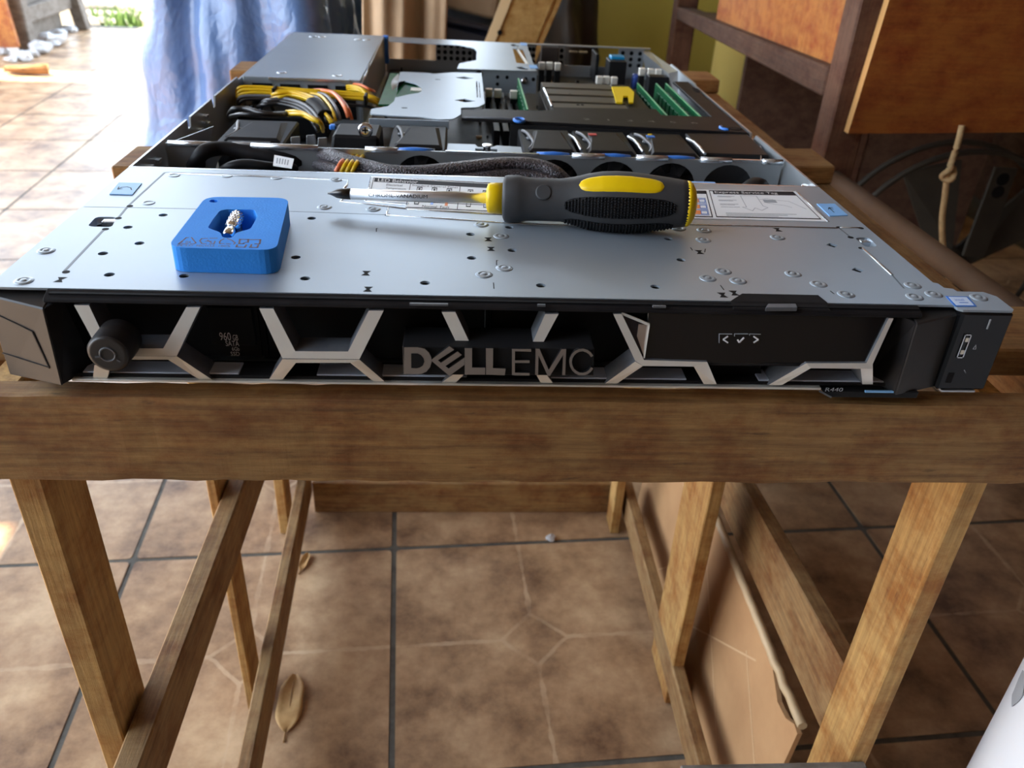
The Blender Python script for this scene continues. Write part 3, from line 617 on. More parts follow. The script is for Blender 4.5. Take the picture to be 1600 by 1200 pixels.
# ------------------------------------------------------------------ the rack server
sv = thing('rack_server', 'open low silver rack server with black honeycomb bezel lying across the timber bench', 'server', (0, 0, -43.2))
def part(name, mb, m_, bevel=0.0, parent=sv, **k): return build(name, mb, m_, parent, bevel, **k)
# chassis: base pan and the two stepped side walls
mb = MB(); mb.box(-217, 217, 1, 728, -42.8, -41.6); part('base_pan', mb, STEEL2)
lw = [(1, -42.8), (1, -1.2), (178, -1.2), (178, -0.2), (297, -0.2), (297, -7), (303, -7), (306, -0.2), (366, -0.2), (369, -8), (374, -8), (377, -0.2), (455, -0.2), (459, -3), (728, -3), (728, -42.8)]
mb = MB(); mb.prism(lw, -217.5, -216, 'x'); part('side_wall', mb, STEEL2)
rw = [(1, -42.8), (1, -1.2), (178, -1.2), (178, -0.2), (306, -0.2), (310, -5), (318, -5), (320, -1.5), (500, -1.5), (505, -0.2), (560, -0.2), (610, -0.2), (625, -8), (728, -8), (728, -42.8)]
mb = MB(); mb.prism(rw, 216, 217.5, 'x'); part('side_wall', mb, STEEL2)
for y, z in ((190, -12), (206, -9), (214, -14), (222, -9), (322, -14), (334, -11), (343, -14), (341, -8)):
    part('wall_tab', MB().box(-216, -213.5, y-3, y+3, z-1, z+1), RIDGE)
part('guide_post', MB().cyl((213.5, 190, -14), (213.5, 190, -3), 2.2, 12), CHROME)
# front cover with its holes
def hole(px, r=2.3, dia=False):
    return ell(px[0], px[1], r, r, 4 if dia else 12, 0)
hp = [(-171.5,93.5,0.0),(-183.2,74.5,0.0),(-170.6,53.4,0.0),(-182.8,39.6,0.0),(-171.3,15.5,0.0),(-138.7,15.8,0.0),(-94.2,94.3,0.0),(-93.4,40.1,0.0),(-85.0,15.7,0.0),(-9.4,76.3,0.0),(-9.1,44.2,0.0),(-30.7,13.4,0.0),(11.7,88.2,0.0),(11.4,55.4,0.0),(22.5,13.2,0.0),(76.3,14.3,0.0),(96.1,76.8,0.0),(96.3,47.8,0.0)]
hd = [(184.7,73.2,0.0),(184.6,39.6,0.0)]
ear = [(177, 1)]
outer = [(-217, 0), (100, 0), (216, 0), (216, 3), (241, -5), (241, 10), (236, 15.5), (224, 16), (223.5, 19), (219.5, 20), (219, 25), (217, 26), (217, 177), (-217, 177)]
outer = [(-217, 0.3), (214, 0.3), (214, -3), (216, -4.5), (239.5, -4.5), (241, -3), (241, 11), (237, 16), (224, 16), (223.5, 19), (219.5, 20), (219, 25), (217, 26), (217, 177), (-217, 177)]
slotL = [(-204.0,88.3),(-193.8,89.1),(-190.9,74.0),(-203.1,74.3)]
slotR = [(202.3,85.4),(210.6,86.7),(210.2,73.0),(202.5,71.6)]
holes = [hole(p) for p in hp] + [hole(p, 3.2, True) for p in hd] + [rrect(slotL, 3, 4), rrect(slotR, 3, 4)]
cover = part('front_cover', MB().plate(outer, holes, -1.1, 0), STEEL, 0)
for s_ in (slotL, slotR):      # pressed finger recesses
    q = rrect(s_, 3, 4); cx = sum(p[0] for p in q)/len(q); cy = sum(p[1] for p in q)/len(q)
    mb = MB(); n = len(q); vs = [(x, y, -1.0) for x, y in q] + [(cx+(x-cx)*.8, cy+(y-cy)*.7, -5) for x, y in q]
    mb.add(vs, [(i, (i+1) % n, n+(i+1) % n, n+i) for i in range(n)] + [tuple(n+i for i in range(n))]); part('finger_recess', mb, STEEL, 0, cover)
    x0 = min(p[0] for p in q) if s_ is slotR else (min(p[0] for p in q)+max(p[0] for p in q))/2-2
    part('spring_clip', MB().box(cx-2, cx+6, cy+2, cy+6, -4, -0.6), RIDGE, .5, cover)
def ridge(pts, r=0.8, m_=None, name='pressed_seam'): return part(name, MB().tube([(p[0], p[1], 0.05) for p in pts], r, 6, 0, .5), m_ or RIDGE, 0, cover)
GROOVE = mat('seam_shadow_line', (0.16, 0.19, 0.22), 0.5, 0.3)
def groove(pts, w=1.3): return part('seam_gap', stroke(MB(), pts, w, 0.0, 0.06), GROOVE, 0, cover)
groove([(-192.9,166.4,0.0),(-193.8,106.0,0.0),(-192.6,88.9,0.0)]); groove([(-193.6,72.0,0.0),(-191.9,18.0,0.0)]); groove([(-192.9,166.4,0.0),(-191.4,167.9,0.0),(-138.9,167.2,0.0),(-84.5,163.4,0.0)], .7)
ridge([(-189.2,165.5,0.0),(-138.3,164.7,0.0),(-82.8,161.7,0.0),(-82.5,152.9,0.0),(-83.1,145.6,0.0)]); ridge([(-81.3,130.5,0.0),(-82.5,122.5,0.0),(-64.9,119.0,0.0),(-45.6,113.5,0.0),(-44.3,122.4,0.0)])
ridge([(-55.3,114.9,0.0),(-55.0,102.3,0.0),(-21.4,98.7,0.0),(11.7,94.1,0.0),(66.1,93.0,0.0),(114.1,99.5,0.0),(198.3,99.8,0.0)]); groove([(-215.5,103.2,0.0),(-176.4,104.2,0.0),(-118.8,104.6,0.0),(-55.1,102.8,0.0)], .5)
ridge([(200.0,100.5,0.0),(212.4,101.3,0.0)]); ridge([(200.2,69.6,0.0),(200.0,34.0,0.0)]); groove([(200.0,34.0,0.0),(198.6,18.7,0.0)], .9); groove([(199.6,98.4,0.0),(200.2,86.5,0.0)], 1.2)
for p in [(-192.8,106.0,0.0),(199.9,101.0,0.0),(200.2,85.5,0.0),(212.6,100.8,0.0),(199.5,69.6,0.0),(-193.0,71.1,0.0),(-192.2,87.0,0.0),(-54.3,102.4,0.0),(-190.8,17.4,0.0)]:
    part('relief_hole', MB().cyl((p[0], p[1], 0), (p[0], p[1], 0.08), 1.7, 12), DARK, 0, cover)
# pressed rivets, all on one mesh
mb = MB(); mb.lathe([(0, 4.2), (.25, 3.9), (.55, 3.1), (.55, 2.5), (.25, 2.2), (.2, 1.6), (.75, 1.2), (.85, .5)], (0, 0, 0), (0, 0, 1), 20)
rp = [(105.3,92.8,0.0),(119.2,90.8,0.0),(115.0,76.2,0.0),(158.0,82.8,0.0),(114.2,34.2,0.0),(104.2,25.3,0.0),(118.3,23.0,0.0),(148.9,32.9,0.0),(157.3,21.2,0.0),(166.4,10.0,0.0),(-3.4,91.1,0.0),(6.7,74.6,0.0),(6.5,32.4,0.0),(-3.5,24.2,0.0),(-209.4,41.2,0.0),(-204.4,6.9,0.0),(-90.0,112.2,0.0),(-63.1,111.1,0.0),(204.7,22.0,0.0),(199.1,8.6,0.0),(210.2,12.0,0.0),(231.0,9.3,0.0),(-90.1,162.3,0.0)]
riv = None
for p in rp:
    if riv is None:
        riv = part('rivet', MB().lathe([(0, 4.2), (.25, 3.9), (.55, 3.1), (.55, 2.5), (.25, 2.2), (.2, 1.6), (.75, 1.2), (.85, .5)], (p[0], p[1], 0), (p[0], p[1], 1), 20), STEEL, 0, cover, origin=(p[0], p[1], 0))
    else: again(riv, 'rivet', (p[0], p[1], 0), cover)
dm = None
for p in [(-185.9,162.0,0.0),(-155.5,163.7,0.0),(-184.9,111.9,0.0),(-125.8,162.7,0.0)]:
    if dm is None: dm = part('dimple', MB().lathe([(0, 3.6), (.3, 3.2), (.3, 2.6), (.05, 2.2)], (p[0], p[1], 0), (p[0], p[1], 1), 16), STEEL, 0, cover, origin=(p[0], p[1], 0))
    else: again(dm, 'dimple', (p[0], p[1], 0), cover)
hg = None
for p in [(-58.3,22.9,0.0),(-55.7,5.3,0.0),(-0.2,69.6,0.0),(0.8,56.5,0.0),(106.2,6.5,0.0),(112.3,8.9,0.0),(-189.9,9.0,0.0),(162.0,94.8,0.0),(108.5,58.7,0.0)]:
    if hg is None:
        a, b, c, d = p[0]-2, p[0]+2, p[1]-2.6, p[1]+2.6
        hg = part('lanced_mark', MB().prism([(a, c), (b, c), (p[0]+.6, p[1]), (b, d), (a, d), (p[0]-.6, p[1])], 0, .07), DARK, 0, cover, origin=(p[0], p[1], 0))
    else: again(hg, 'lanced_mark', (p[0], p[1], 0), cover)
for q in ([(-58.3,76.7,0.0),(-58.7,81.4,0.0),(-58.1,81.4,0.0)], [(2.9,36.1,0.0),(3.1,41.7,0.0),(3.7,41.7,0.0)], [(0.7,8.6,0.0),(0.7,15.0,0.0)], [(105.4,61.1,0.0),(105.3,64.6,0.0)], [(111.3,58.9,0.0),(112.8,63.3,0.0)], [(108.4,12.3,0.0),(108.2,17.3,0.0)], [(160.7,10.4,0.0),(160.2,13.3,0.0)]):
    part('scribe_mark', stroke(MB(), q, .45, 0, .06), DARK, 0, cover)
part('cover_lip', MB().box(-217, 217, 176, 177.2, -5, 0.1), RIDGE, 0, cover)
# blue latch labels
for q, ic in (([(-211.8,144.3,0.1),(-198.8,144.3,0.1),(-197.3,123.7,0.1),(-209.8,123.7,0.1)], 0), ([(202.0,141.0,0.1),(213.7,141.9,0.1),(213.6,121.4,0.1),(201.5,119.3,0.1)], 1)):
    lb = part('latch_label', MB().prism([p[:2] for p in q], 0, .5), PALEBLUE, .1)
    P = lambda u, v: tuple(Vector(q[0][:2])*(1-u)*(1-v) + Vector(q[1][:2])*u*(1-v) + Vector(q[2][:2])*u*v + Vector(q[3][:2])*(1-u)*v)
    if ic == 0: part('printed_icon', stroke(stroke(MB(), [P(.8, .62), P(.7, .45), P(.5, .36), P(.3, .42), P(.2, .6)], .5, .5, .56), [P(.16, .40), P(.2, .6), P(.36, .55)], .5, .5, .56), INK, 0, lb)
    else: part('printed_icon', stroke(stroke(MB(), [P(.42, .75), P(.42, .35), P(.62, .35)], .5, .5, .56), [P(.3, .5), P(.42, .35), P(.54, .5)], .5, .5, .56), INK, 0, lb)
# information label: one long sticker, its left panel and its right panel
def quad_uv(q): return lambda u, v, z=0: (*(Vector(q[0][:2])*(1-u)*(1-v) + Vector(q[1][:2])*u*(1-v) + Vector(q[2][:2])*u*v + Vector(q[3][:2])*(1-u)*v), z)
def fill(mb, P, u0, u1, v0, v1, z=.32, t=.05, mi=0):
    return mb.prism([P(u0, v0)[:2], P(u1, v0)[:2], P(u1, v1)[:2], P(u0, v1)[:2]], z, z+t, 'z', mi, mi)
def frame(mb, P, u0, u1, v0, v1, wu, wv, mi=0):
    fill(mb, P, u0, u1, v0, v0+wv, mi=mi); fill(mb, P, u0, u1, v1-wv, v1, mi=mi); fill(mb, P, u0, u0+wu, v0, v1, mi=mi); return fill(mb, P, u1-wu, u1, v0, v1, mi=mi)
def ptext(mb, s, P, u0, u1, v0, v1, z=.40):
    o = Vector(P(u0, v1, z)); return text_mb(mb, s, o, Vector(P(u1, v1, z))-o, Vector(P(u0, v0, z))-o, .03)
Q1 = [(-68.8,169.2,0.0),(60.1,157.1,0.0),(53.8,107.2,0.0),(-67.9,114.3,0.0)]
P1 = quad_uv(Q1)
lab = part('information_label', MB().prism([p[:2] for p in (Q1[0], Q1[1], Q1[2], P1(.185, 1), P1(.185, .82), P1(0, .82))], 0, .3), PAPER)
mb = MB(); fill(mb, P1, .012, .99, .03, .17); frame(mb, P1, .006, .995, .02, .78, .003, .02)
fill(mb, P1, .185, .188, .17, .98); fill(mb, P1, .42, .423, .17, .95); fill(mb, P1, .02, .98, .44, .46); fill(mb, P1, .188, .98, .95, .975); fill(mb, P1, .30, .302, .20, .44)
for u in (.22, .29, .36, .46, .53, .60): frame(mb, P1, u, u+.025, .26, .42, .003, .03); fill(mb, P1, u+.008, u+.017, .31, .37)
for u in (.22, .46, .54, .6): frame(mb, P1, u, u+.022, .60, .86, .003, .03)
part('printed_panel', mb, INK, 0, lab)
mb = MB(); ptext(mb, 'LED Behavior', P1, .03, .22, .045, .155); part('printed_title', mb, WHITEINK, 0, lab)
mb = MB(); ptext(mb, 'Normal  Fault', P1, .26, .385, .87, .945); ptext(mb, 'Temperature', P1, .075, .17, .34, .41); ptext(mb, 'Electrical', P1, .075, .15, .22, .29); ptext(mb, 'Standard Control Panel', P1, .195, .41, .195, .25); part('printed_text', mb, INK, 0, lab)
mb = MB(); fill(mb, P1, .295, .308, .58, .84); fill(mb, P1, .53, .54, .36, .42); part('blue_swatch', mb, BLUE, 0, lab)
mb = MB(); fill(mb, P1, .362, .375, .60, .86); part('orange_swatch', mb, ORANGE, 0, lab)
Q2 = [(121.2,162.0,0.0),(197.2,164.9,0.0),(196.3,110.1,0.0),(109.1,109.2,0.0)]
P2 = quad_uv(Q2)
lab2 = part('service_label', MB().prism([p[:2] for p in Q2], 0, .3), PAPER)
mb = MB(); fill(mb, P2, .0, .23, .04, .16); fill(mb, P2, .285, .975, .04, .16); frame(mb, P2, .255, .975, .02, .95, .006, .03); fill(mb, P2, -.0, .225, .93, .96); fill(mb, P2, .225, .232, .04, .96); part('printed_panel', mb, INK, 0, lab2)
mb = MB(); ptext(mb, 'Express Service Tag', P2, .30, .82, .05, .15); part('printed_title', mb, WHITEINK, 0, lab2)
mb = MB()
for v0 in (.34, .55, .74): fill(mb, P2, .03, .155, v0, v0+.13)
part('orange_swatch', mb, ORANGE, 0, lab2)
mb = MB()
for v0 in (.34, .55, .74): frame(mb, P2, .155, .205, v0, v0+.13, .005, .02); frame(mb, P2, .02, .21, v0-.03, v0+.16, .003, .012)
part('blue_outline', mb, INKBLUE, 0, lab2)
mb = MB()
for k, v in enumerate((.22, .25, .36, .39, .50, .53, .60)): fill(mb, P2, .31, .31+.14-.03*(k % 2), v, v+.012)
for k, v in enumerate((.80, .84, .88)): fill(mb, P2, .33, .33+.5-.07*k, v, v+.014)
def pl2(*uv): return [P2(u, v) for u, v in uv]
stroke(mb, pl2((.50,.20),(.50,.60),(.47,.60),(.53,.72),(.56,.62),(.60,.70),(.66,.60),(.63,.55),(.63,.20),(.50,.20)), .35, .32, .37)
stroke(mb, pl2((.64,.33),(.70,.29),(.76,.34),(.86,.37),(.90,.50),(.94,.62)), .35, .32, .37); stroke(mb, pl2((.66,.42),(.72,.48),(.80,.52),(.84,.58)), .35, .32, .37)
part('printed_drawing', mb, GREYINK, 0, lab2)
mb = MB(); fill(mb, P2, .66, .76, .33, .43); part('drawn_hand', mb, GREYINK, 0, lab2)
for q in ([(-69.7,169.6,0.0),(-68.6,123.9,0.0)], [(-69.7,169.6,0.0),(12.3,163.9,0.0)], [(198.1,165.3,0.0),(197.1,109.6,0.0)], [(-68.6,123.9,0.0),(-45.6,120.0,0.0),(-44.2,112.4,0.0),(12.0,107.4,0.0)]):
    ridge(q, .7, None, 'label_ridge')
# maker's sticker on the right ear
q = [(214.9,9.9),(225.8,9.8),(224.3,-0.9),(213.6,-1.3)]; stk = part('blue_edged_sticker', MB().prism(q, 0, .25), INKBLUE)
c = Vector((sum(p[0] for p in q)/4, sum(p[1] for p in q)/4)); q2 = [tuple(c+(Vector(p)-c)*.82) for p in q]
part('sticker_face', MB().prism(q2, .25, .32), mat('sticker_pale', (0.62, 0.72, 0.90), .3), 0, stk)
PS = quad_uv(q2); mb = MB(); ptext(mb, 'intel', PS, .2, .7, .2, .5, .33); fill(mb, PS, .3, .8, .66, .74, .33); part('printed_text', mb, INKBLUE, 0, stk)

# ------------------------------------------------------------------ bezel
def by(z):                                     # front surface of the bezel, folded along its middle
    return -6 - 7*(z+3)/(-24) if z >= -27 else -13 + 7*(z+27)/(-14.5)
mb = MB(); mb.hexa([(-192,-6.2,-4.0),(197,-6.2,-4.0),(197,9,-4),(-192,9,-4),(-192,-5.4,-2.2),(197,-5.4,-2.2),(197,-0.1,-0.3),(-192,-0.1,-0.3)]); bz = part('bezel', mb, PLASTIC2, .5)
def bpart(name, mb, m_, bev=0.0): return build(name, mb, m_, bz, bev)
mb = MB(); mb.box(-190, 196, -3.4, -1.6, -1.75, -.65); bpart('top_groove', mb, DARK)
mb = MB(); mb.box(-188, 158, -7.2, 9, -42.3, -41.2); bpart('bottom_lip', mb, SATIN, .2)
mb = MB(); mb.box(-188, 196, -5, 9, -41.2, -39.6); bpart('bottom_rail', mb, PLASTIC2, .3)
def strand(poly, depth=13, name='hex_strip'):
    mb = MB(); mb.prism(poly, lambda x, z: by(z), lambda x, z: by(z)+depth, 'y', 0, 1, 1); return bpart(name, mb, [SATIN, GREYP])
strand([(-179.1,-4.7),(-172.9,-4.6),(-168.5,-16.4),(-173.0,-18.5)]); strand([(-171.8,-22.7),(-143.4,-22.3),(-137.9,-25.5),(-172.1,-26.0)]); strand([(-132.3,-4.7),(-126.5,-4.6),(-137.9,-25.5),(-143.4,-22.3)])
strand([(-141.8,-27.2),(-137.9,-25.6),(-126.7,-41.1),(-132.4,-41.2)]); strand([(-174.7,-31.5),(-168.2,-32.5),(-173.1,-41.8),(-179.4,-41.9)]); strand([(-172.1,-26.0),(-137.9,-25.6),(-141.8,-27.2),(-172.6,-27.9)])
strand([(-101.5,-4.7),(-95.5,-4.6),(-86.8,-22.7),(-92.5,-25.9)]); strand([(-86.8,-22.7),(-63.8,-22.5),(-58.9,-25.8),(-92.5,-25.9)]); strand([(-54.4,-4.8),(-48.0,-4.7),(-58.9,-25.8),(-63.8,-22.5)])
strand([(-92.5,-26.2),(-86.9,-28.2),(-95.1,-40.7),(-101.2,-40.8)]); strand([(-92.5,-26.2),(-58.9,-26.0),(-63.0,-27.7),(-86.9,-28.2)]); strand([(-58.9,-26.0),(-48.8,-41.0),(-53.9,-41.1),(-63.0,-27.7)])
strand([(-22.7,-4.8),(-16.7,-4.7),(-9.5,-19.1),(-15.1,-19.9)]); strand([(23.1,-4.9),(29.1,-4.7),(21.7,-19.4),(17.4,-18.7)]); strand([(-16.8,-34.5),(-12.1,-34.4),(-16.0,-41.1),(-22.7,-41.2)]); strand([(20.6,-34.3),(25.4,-34.2),(29.1,-40.7),(23.5,-40.8)])
strand([(53.6,-4.4),(57.4,-4.3),(69.0,-24.4),(65.0,-24.8)]); strand([(65.0,-24.8),(69.0,-24.4),(98.3,-24.9),(92.2,-27.0),(68.8,-27.1)]); strand([(65.0,-25.1),(68.8,-27.1),(59.3,-40.6),(53.6,-40.7)]); strand([(98.3,-24.9),(107.0,-40.2),(100.9,-40.3),(92.2,-27.0)])
strand([(144.8,-24.8),(147.3,-27.1),(138.5,-40.3),(131.9,-40.4)]); strand([(144.8,-24.8),(173.3,-24.4),(176.8,-26.9),(171.0,-27.0),(147.3,-27.1)]); strand([(180.8,-4.1),(183.1,-4.1),(176.4,-24.8),(176.8,-26.9),(173.3,-24.4)]); strand([(171.0,-27.0),(176.8,-26.9),(182.6,-38.7),(177.5,-38.8)])
# the glossy facet beside the display
q = [(57.4,-4.3),(70.4,-9.1),(69.2,-24.0),(69.0,-24.4)]
mb = MB(); mb.prism(q, lambda x, z: by(z)+1.5, lambda x, z: by(z)+6, 'y'); bpart('gloss_facet', mb, mat('facet_gloss', (0.03, 0.025, 0.03), 0.06, 0.6))
mb = MB(); 
for a, b in zip(q[:2], q[1:3]): mb.bar((a[0], by(a[1])+1, a[1]), (b[0], by(b[1])+1, b[1]), .7, 1.2)
bpart('facet_edge', mb, SATIN)
q = [(65.7,-9.2),(70.1,-9.4),(69.2,-23.5),(65.3,-14.5)]; mb = MB(); mb.prism(q, lambda x, z: by(z)+1.2, lambda x, z: by(z)+2, 'y'); bpart('facet_reflection', mb, LOGO)  # brown reflection in the gloss facet, made as a thin coloured plate
# display panel with its three touch marks
q = [(69.7,-4.1),(183.5,-4.2),(173.5,-25.3),(100.3,-26.1),(69.4,-24.2)]; mb = MB(); mb.prism(q, lambda x, z: by(z)+1.6, lambda x, z: by(z)+8, 'y'); bpart('display_panel', mb, GLOSS, .2)
def mark(pts, w, m_=WHITEINK, name='display_mark', dy=1.2):
    mb = MB()
    for a, b in zip(pts[:-1], pts[1:]): mb.bar((a[0], by(a[1])+dy, a[1]), (b[0], by(b[1])+dy, b[1]), w, .4, (0, 1, 0))
    return bpart(name, mb, m_)
mark([(107.2,-13.8),(105.1,-15.3),(107.5,-16.7)], .6); mark([(111.8,-15.3),(112.7,-16.5),(114.7,-14.3)], .7); mark([(119.1,-13.7),(121.5,-15.1),(119.4,-16.5)], .6)
mark([(103.4,-16.8),(103.0,-12.8),(109.0,-12.8)], .22, GREYINK); mark([(110.2,-13.8),(110.1,-12.7),(116.4,-12.6)], .22, GREYINK); mark([(117.2,-13.3),(117.1,-12.6),(122.3,-12.7)], .22, GREYINK)
q = [(100.3,-26.4),(173.5,-25.6),(172.6,-27.0),(101.0,-27.9)]; mb = MB(); mb.prism(q, lambda x, z: by(z)+2.2, lambda x, z: by(z)+8, 'y'); bpart('display_sill', mb, PLASTIC2)
q = [(101.2,-28.5),(128.1,-27.9),(131.2,-39.4),(107.3,-39.9)]; mb = MB(); mb.prism(q, 2, 8, 'y'); bpart('lower_recess', mb, DARK)
# release tab over the cover
mb = MB(); q = [(107.8,-5.6,1.6),(115.1,2.1,1.6),(150.9,3.0,1.6),(153.8,-5.0,1.6)]; mb.hexa([(q[0][0],-5.5,-2),(q[3][0],-5.5,-2),(q[3][0],.2,.1),(q[0][0],.2,.1),(q[0][0]+1,-4.5,-1.2),(q[3][0]-1,-4.5,-1.2),(q[2][0],6.2,1.4),(q[1][0],6.2,1.4)]); bpart('release_tab', mb, PLASTIC2, .4)
q = [(121.9,-7.4,0.2),(136.8,-6.7,0.2),(137.4,-2.7,0.2),(124.4,-3.3,0.2)]; mb = MB(); mb.prism([p[:2] for p in q], -1.2, .75); bpart('release_slot', mb, GREYP, .2)
for q in ([(-36.6,-7.0,-1.0),(-19.9,-6.3,-1.0)], [(19.5,-5.9,-1.0),(23.0,-5.7,-1.0)], [(71.3,-5.0,-1.0),(77.2,-4.8,-1.0)]):
    mb = MB(); mb.box(q[0][0], q[1][0], q[0][1]-.6, q[0][1]+.6, -1.4, -.5); bpart('rail_scuff', mb, GREYP)
# model badge below the bezel on the right
mb = MB(); q = [(158, -42.0), (206, -42.0), (206, -45.5), (163, -45.5)]; mb.prism(q, -8.6, 2, 'y'); bpart('badge_tab', mb, PLASTIC, .3)
mb = MB(); mb.bar((156.5, -8.9, -41.8), (163.2, -8.9, -45.3), .5, .8); bpart('badge_edge', mb, GREYP)
mb = MB(); o = Vector((159.4,-8.7,-42.1)); text_mb(mb, 'R440', o, (8.5, 0, 0), (0, 0, 2.1), .05); bpart('badge_text', mb, GREYINK)
a, b = (179.0,-9.0,-41.9), (193.5,-9.0,-41.7); mb = MB(); mb.box(a[0], b[0], -9.2, -8.2, a[2]-.4, a[2]+.5); bpart('badge_stripe', mb, mat('stripe_blue', (0.25, 0.55, 0.95), .3))
# end caps
def endcap(sgn):
    xi, xo = (191, 217) ; mb = MB()
    yb, yt = -10.5, -8.6
    P = lambda x, y, z: (sgn*x + (2.5 if sgn > 0 else 0), y, z)
    pts = [P(xi,yb,-43), P(xo+1,-1,-43), P(xo+1,9,-43), P(xi,9,-43), P(xi,yt,-5.6), P(xo+2,0.5,-3.6), P(xo+2,9,-2.0), P(xi,9,-2.0)]
    if sgn < 0: pts = [pts[1], pts[0], pts[3], pts[2], pts[5], pts[4], pts[7], pts[6]]
    mb.hexa(pts); e = bpart('end_cap', mb, CAP, .6)
    mb = MB(); fz = lambda x, y, z: P(x, y, z)
    def onf(u, v):     # a point of the cap face
        lo = Vector((xi, yb, -43)).lerp(Vector((xo+1, -1, -43)), u); hi = Vector((xi, yt, -5.6)).lerp(Vector((xo+2, .5, -3.6)), u); p = lo.lerp(hi, v); return Vector(P(p.x, p.y-.15, p.z))
    if sgn < 0:
        for (a, b) in (((.16,.22),(.30,.66)), ((.30,.66),(1.0,.80)), ((.16,.22),(1.0,.28))): mb.bar(onf(*a), onf(*b), .5, .5, (0, 1, 0))
        bpart('cap_panel_line', mb, mat('panel_line', (0.025, 0.02, 0.018), .5))
    mb = MB(); pts = [P(xi-9,4,-41), P(xi,yb+.5,-42.5), P(xi,8,-42.5), P(xi-9,8,-41), P(xi-6,-3,-3.5), P(xi,yt+.5,-5.6), P(xi,8,-2.5), P(xi-6,8,-2.5)]
    if sgn < 0: pts = [pts[1], pts[0], pts[3], pts[2], pts[5], pts[4], pts[7], pts[6]]
    mb.hexa(pts); bpart('cap_flank', mb, PLASTIC2, .3)
endcap(-1); endcap(1)
# lock knob
kc = Vector((-161.5,-24.0,-18.5)); kb = Vector((kc.x, -8, kc.z))
mb = MB(); mb.lathe([(0, 8.0), (.8, 8.7), (8, 8.9), (15, 8.9)], kc, kb, 40); bpart('lock_barrel', mb, PLASTIC2)
mb = MB(); mb.lathe([(-.5, 6.6), (-.5, 7.5), (.3, 8.3)], kc, kb, 40); bpart('lock_rim', mb, CAP)
mb = MB(); mb.tube([(kc.x+3.1*math.cos(t), kc.y-.5, kc.z+3.1*math.sin(t)) for t in [2*PI*i/24 for i in range(25)]], .45, 6); mb.bar((kc.x-5.2, kc.y-.6, kc.z-1.1), (kc.x-3.2, kc.y-.6, kc.z-1.1), .7, .7); mb.bar((kc.x+3.4, kc.y-.6, kc.z-2.4), (kc.x+4.6, kc.y-.6, kc.z-3.2), .7, .7); bpart('lock_keyhole', mb, GREYP)
# raised maker's name
LY = -16.0
lp = [(-39.5,-17.1),(45.0,-16.9),(46.0,-30.8),(-39.5,-31.5)]
mb = MB(); mb.prism(lp, LY, 3, 'y'); bpart('name_plate', mb, PLASTIC, .3)
def letter(polys, hole_=None):
    mb = MB()
    for q in polys: mb.prism(q, LY-1.6, LY, 'y', 0, 1)
    if hole_: mb.prism(hole_, LY-1.75, LY-1.5, 'y', 2, 2)
    return bpart('name_letter', mb, [LOGO, PLASTIC, PLASTIC])
letter([[(-38.7,-16.7),(-32.9,-16.6),(-29.8,-17.3),(-27.9,-19.3),(-26.9,-21.7),(-26.8,-23.7),(-27.5,-26.5),(-29.2,-28.9),(-31.3,-30.0),(-33.1,-30.3),(-39.1,-30.2)]], [(-35.7,-19.7),(-32.9,-19.7),(-31.4,-20.5),(-30.3,-22.1),(-30.0,-23.7),(-30.7,-25.7),(-32.0,-26.7),(-33.4,-27.1),(-35.8,-27.0)])
letter([[(-27.2,-23.0),(-19.1,-15.8),(-17.0,-17.6),(-24.1,-23.0),(-22.7,-24.2),(-15.5,-18.4),(-13.6,-20.1),(-20.8,-25.9),(-19.3,-27.1),(-12.4,-21.4),(-12.4,-25.1),(-19.0,-30.9)]])
letter([[(-12.4,-16.7),(-9.2,-16.7),(-9.0,-26.5),(-3.2,-26.4),(-3.1,-30.0),(-12.2,-30.1)]]); letter([[(-3.1,-16.6),(0.0,-16.6),(0.3,-26.6),(5.9,-26.8),(5.7,-30.2),(-2.7,-30.0)]])
letter([[(8.3,-16.7),(9.6,-16.7),(10.2,-30.2),(8.9,-30.0)], [(9.6,-16.7),(16.7,-16.7),(16.8,-18.0),(9.6,-17.9)], [(9.8,-22.5),(16.4,-22.4),(16.4,-23.7),(9.9,-23.8)], [(10.1,-28.8),(16.7,-28.9),(16.8,-30.2),(10.2,-30.2)]])
letter([[(18.7,-16.5),(20.4,-16.5),(25.2,-27.1),(30.2,-16.5),(32.2,-16.4),(32.8,-29.8),(31.5,-29.9),(31.1,-19.4),(25.9,-30.3),(25.0,-30.3),(20.2,-19.9),(20.6,-29.8),(19.3,-29.8)]])
letter([[(44.6,-19.6),(43.3,-17.9),(41.6,-16.6),(39.7,-16.1),(37.9,-16.3),(36.2,-17.3),(35.0,-18.7),(34.2,-20.8),(34.1,-23.0),(34.6,-25.2),(35.7,-27.2),(37.2,-28.7),(39.1,-29.7),(41.0,-29.8),(42.8,-29.2),(44.3,-27.8),(45.2,-26.0),(44.1,-25.4),(43.3,-26.9),(42.2,-27.9),(40.7,-28.4),(39.2,-28.3),(37.8,-27.5),(36.5,-26.3),(35.7,-24.7),(35.3,-22.9),(35.4,-21.2),(36.0,-19.6),(37.0,-18.4),(38.3,-17.6),(39.7,-17.4),(41.2,-17.9),(42.5,-18.8),(43.6,-20.3)]])
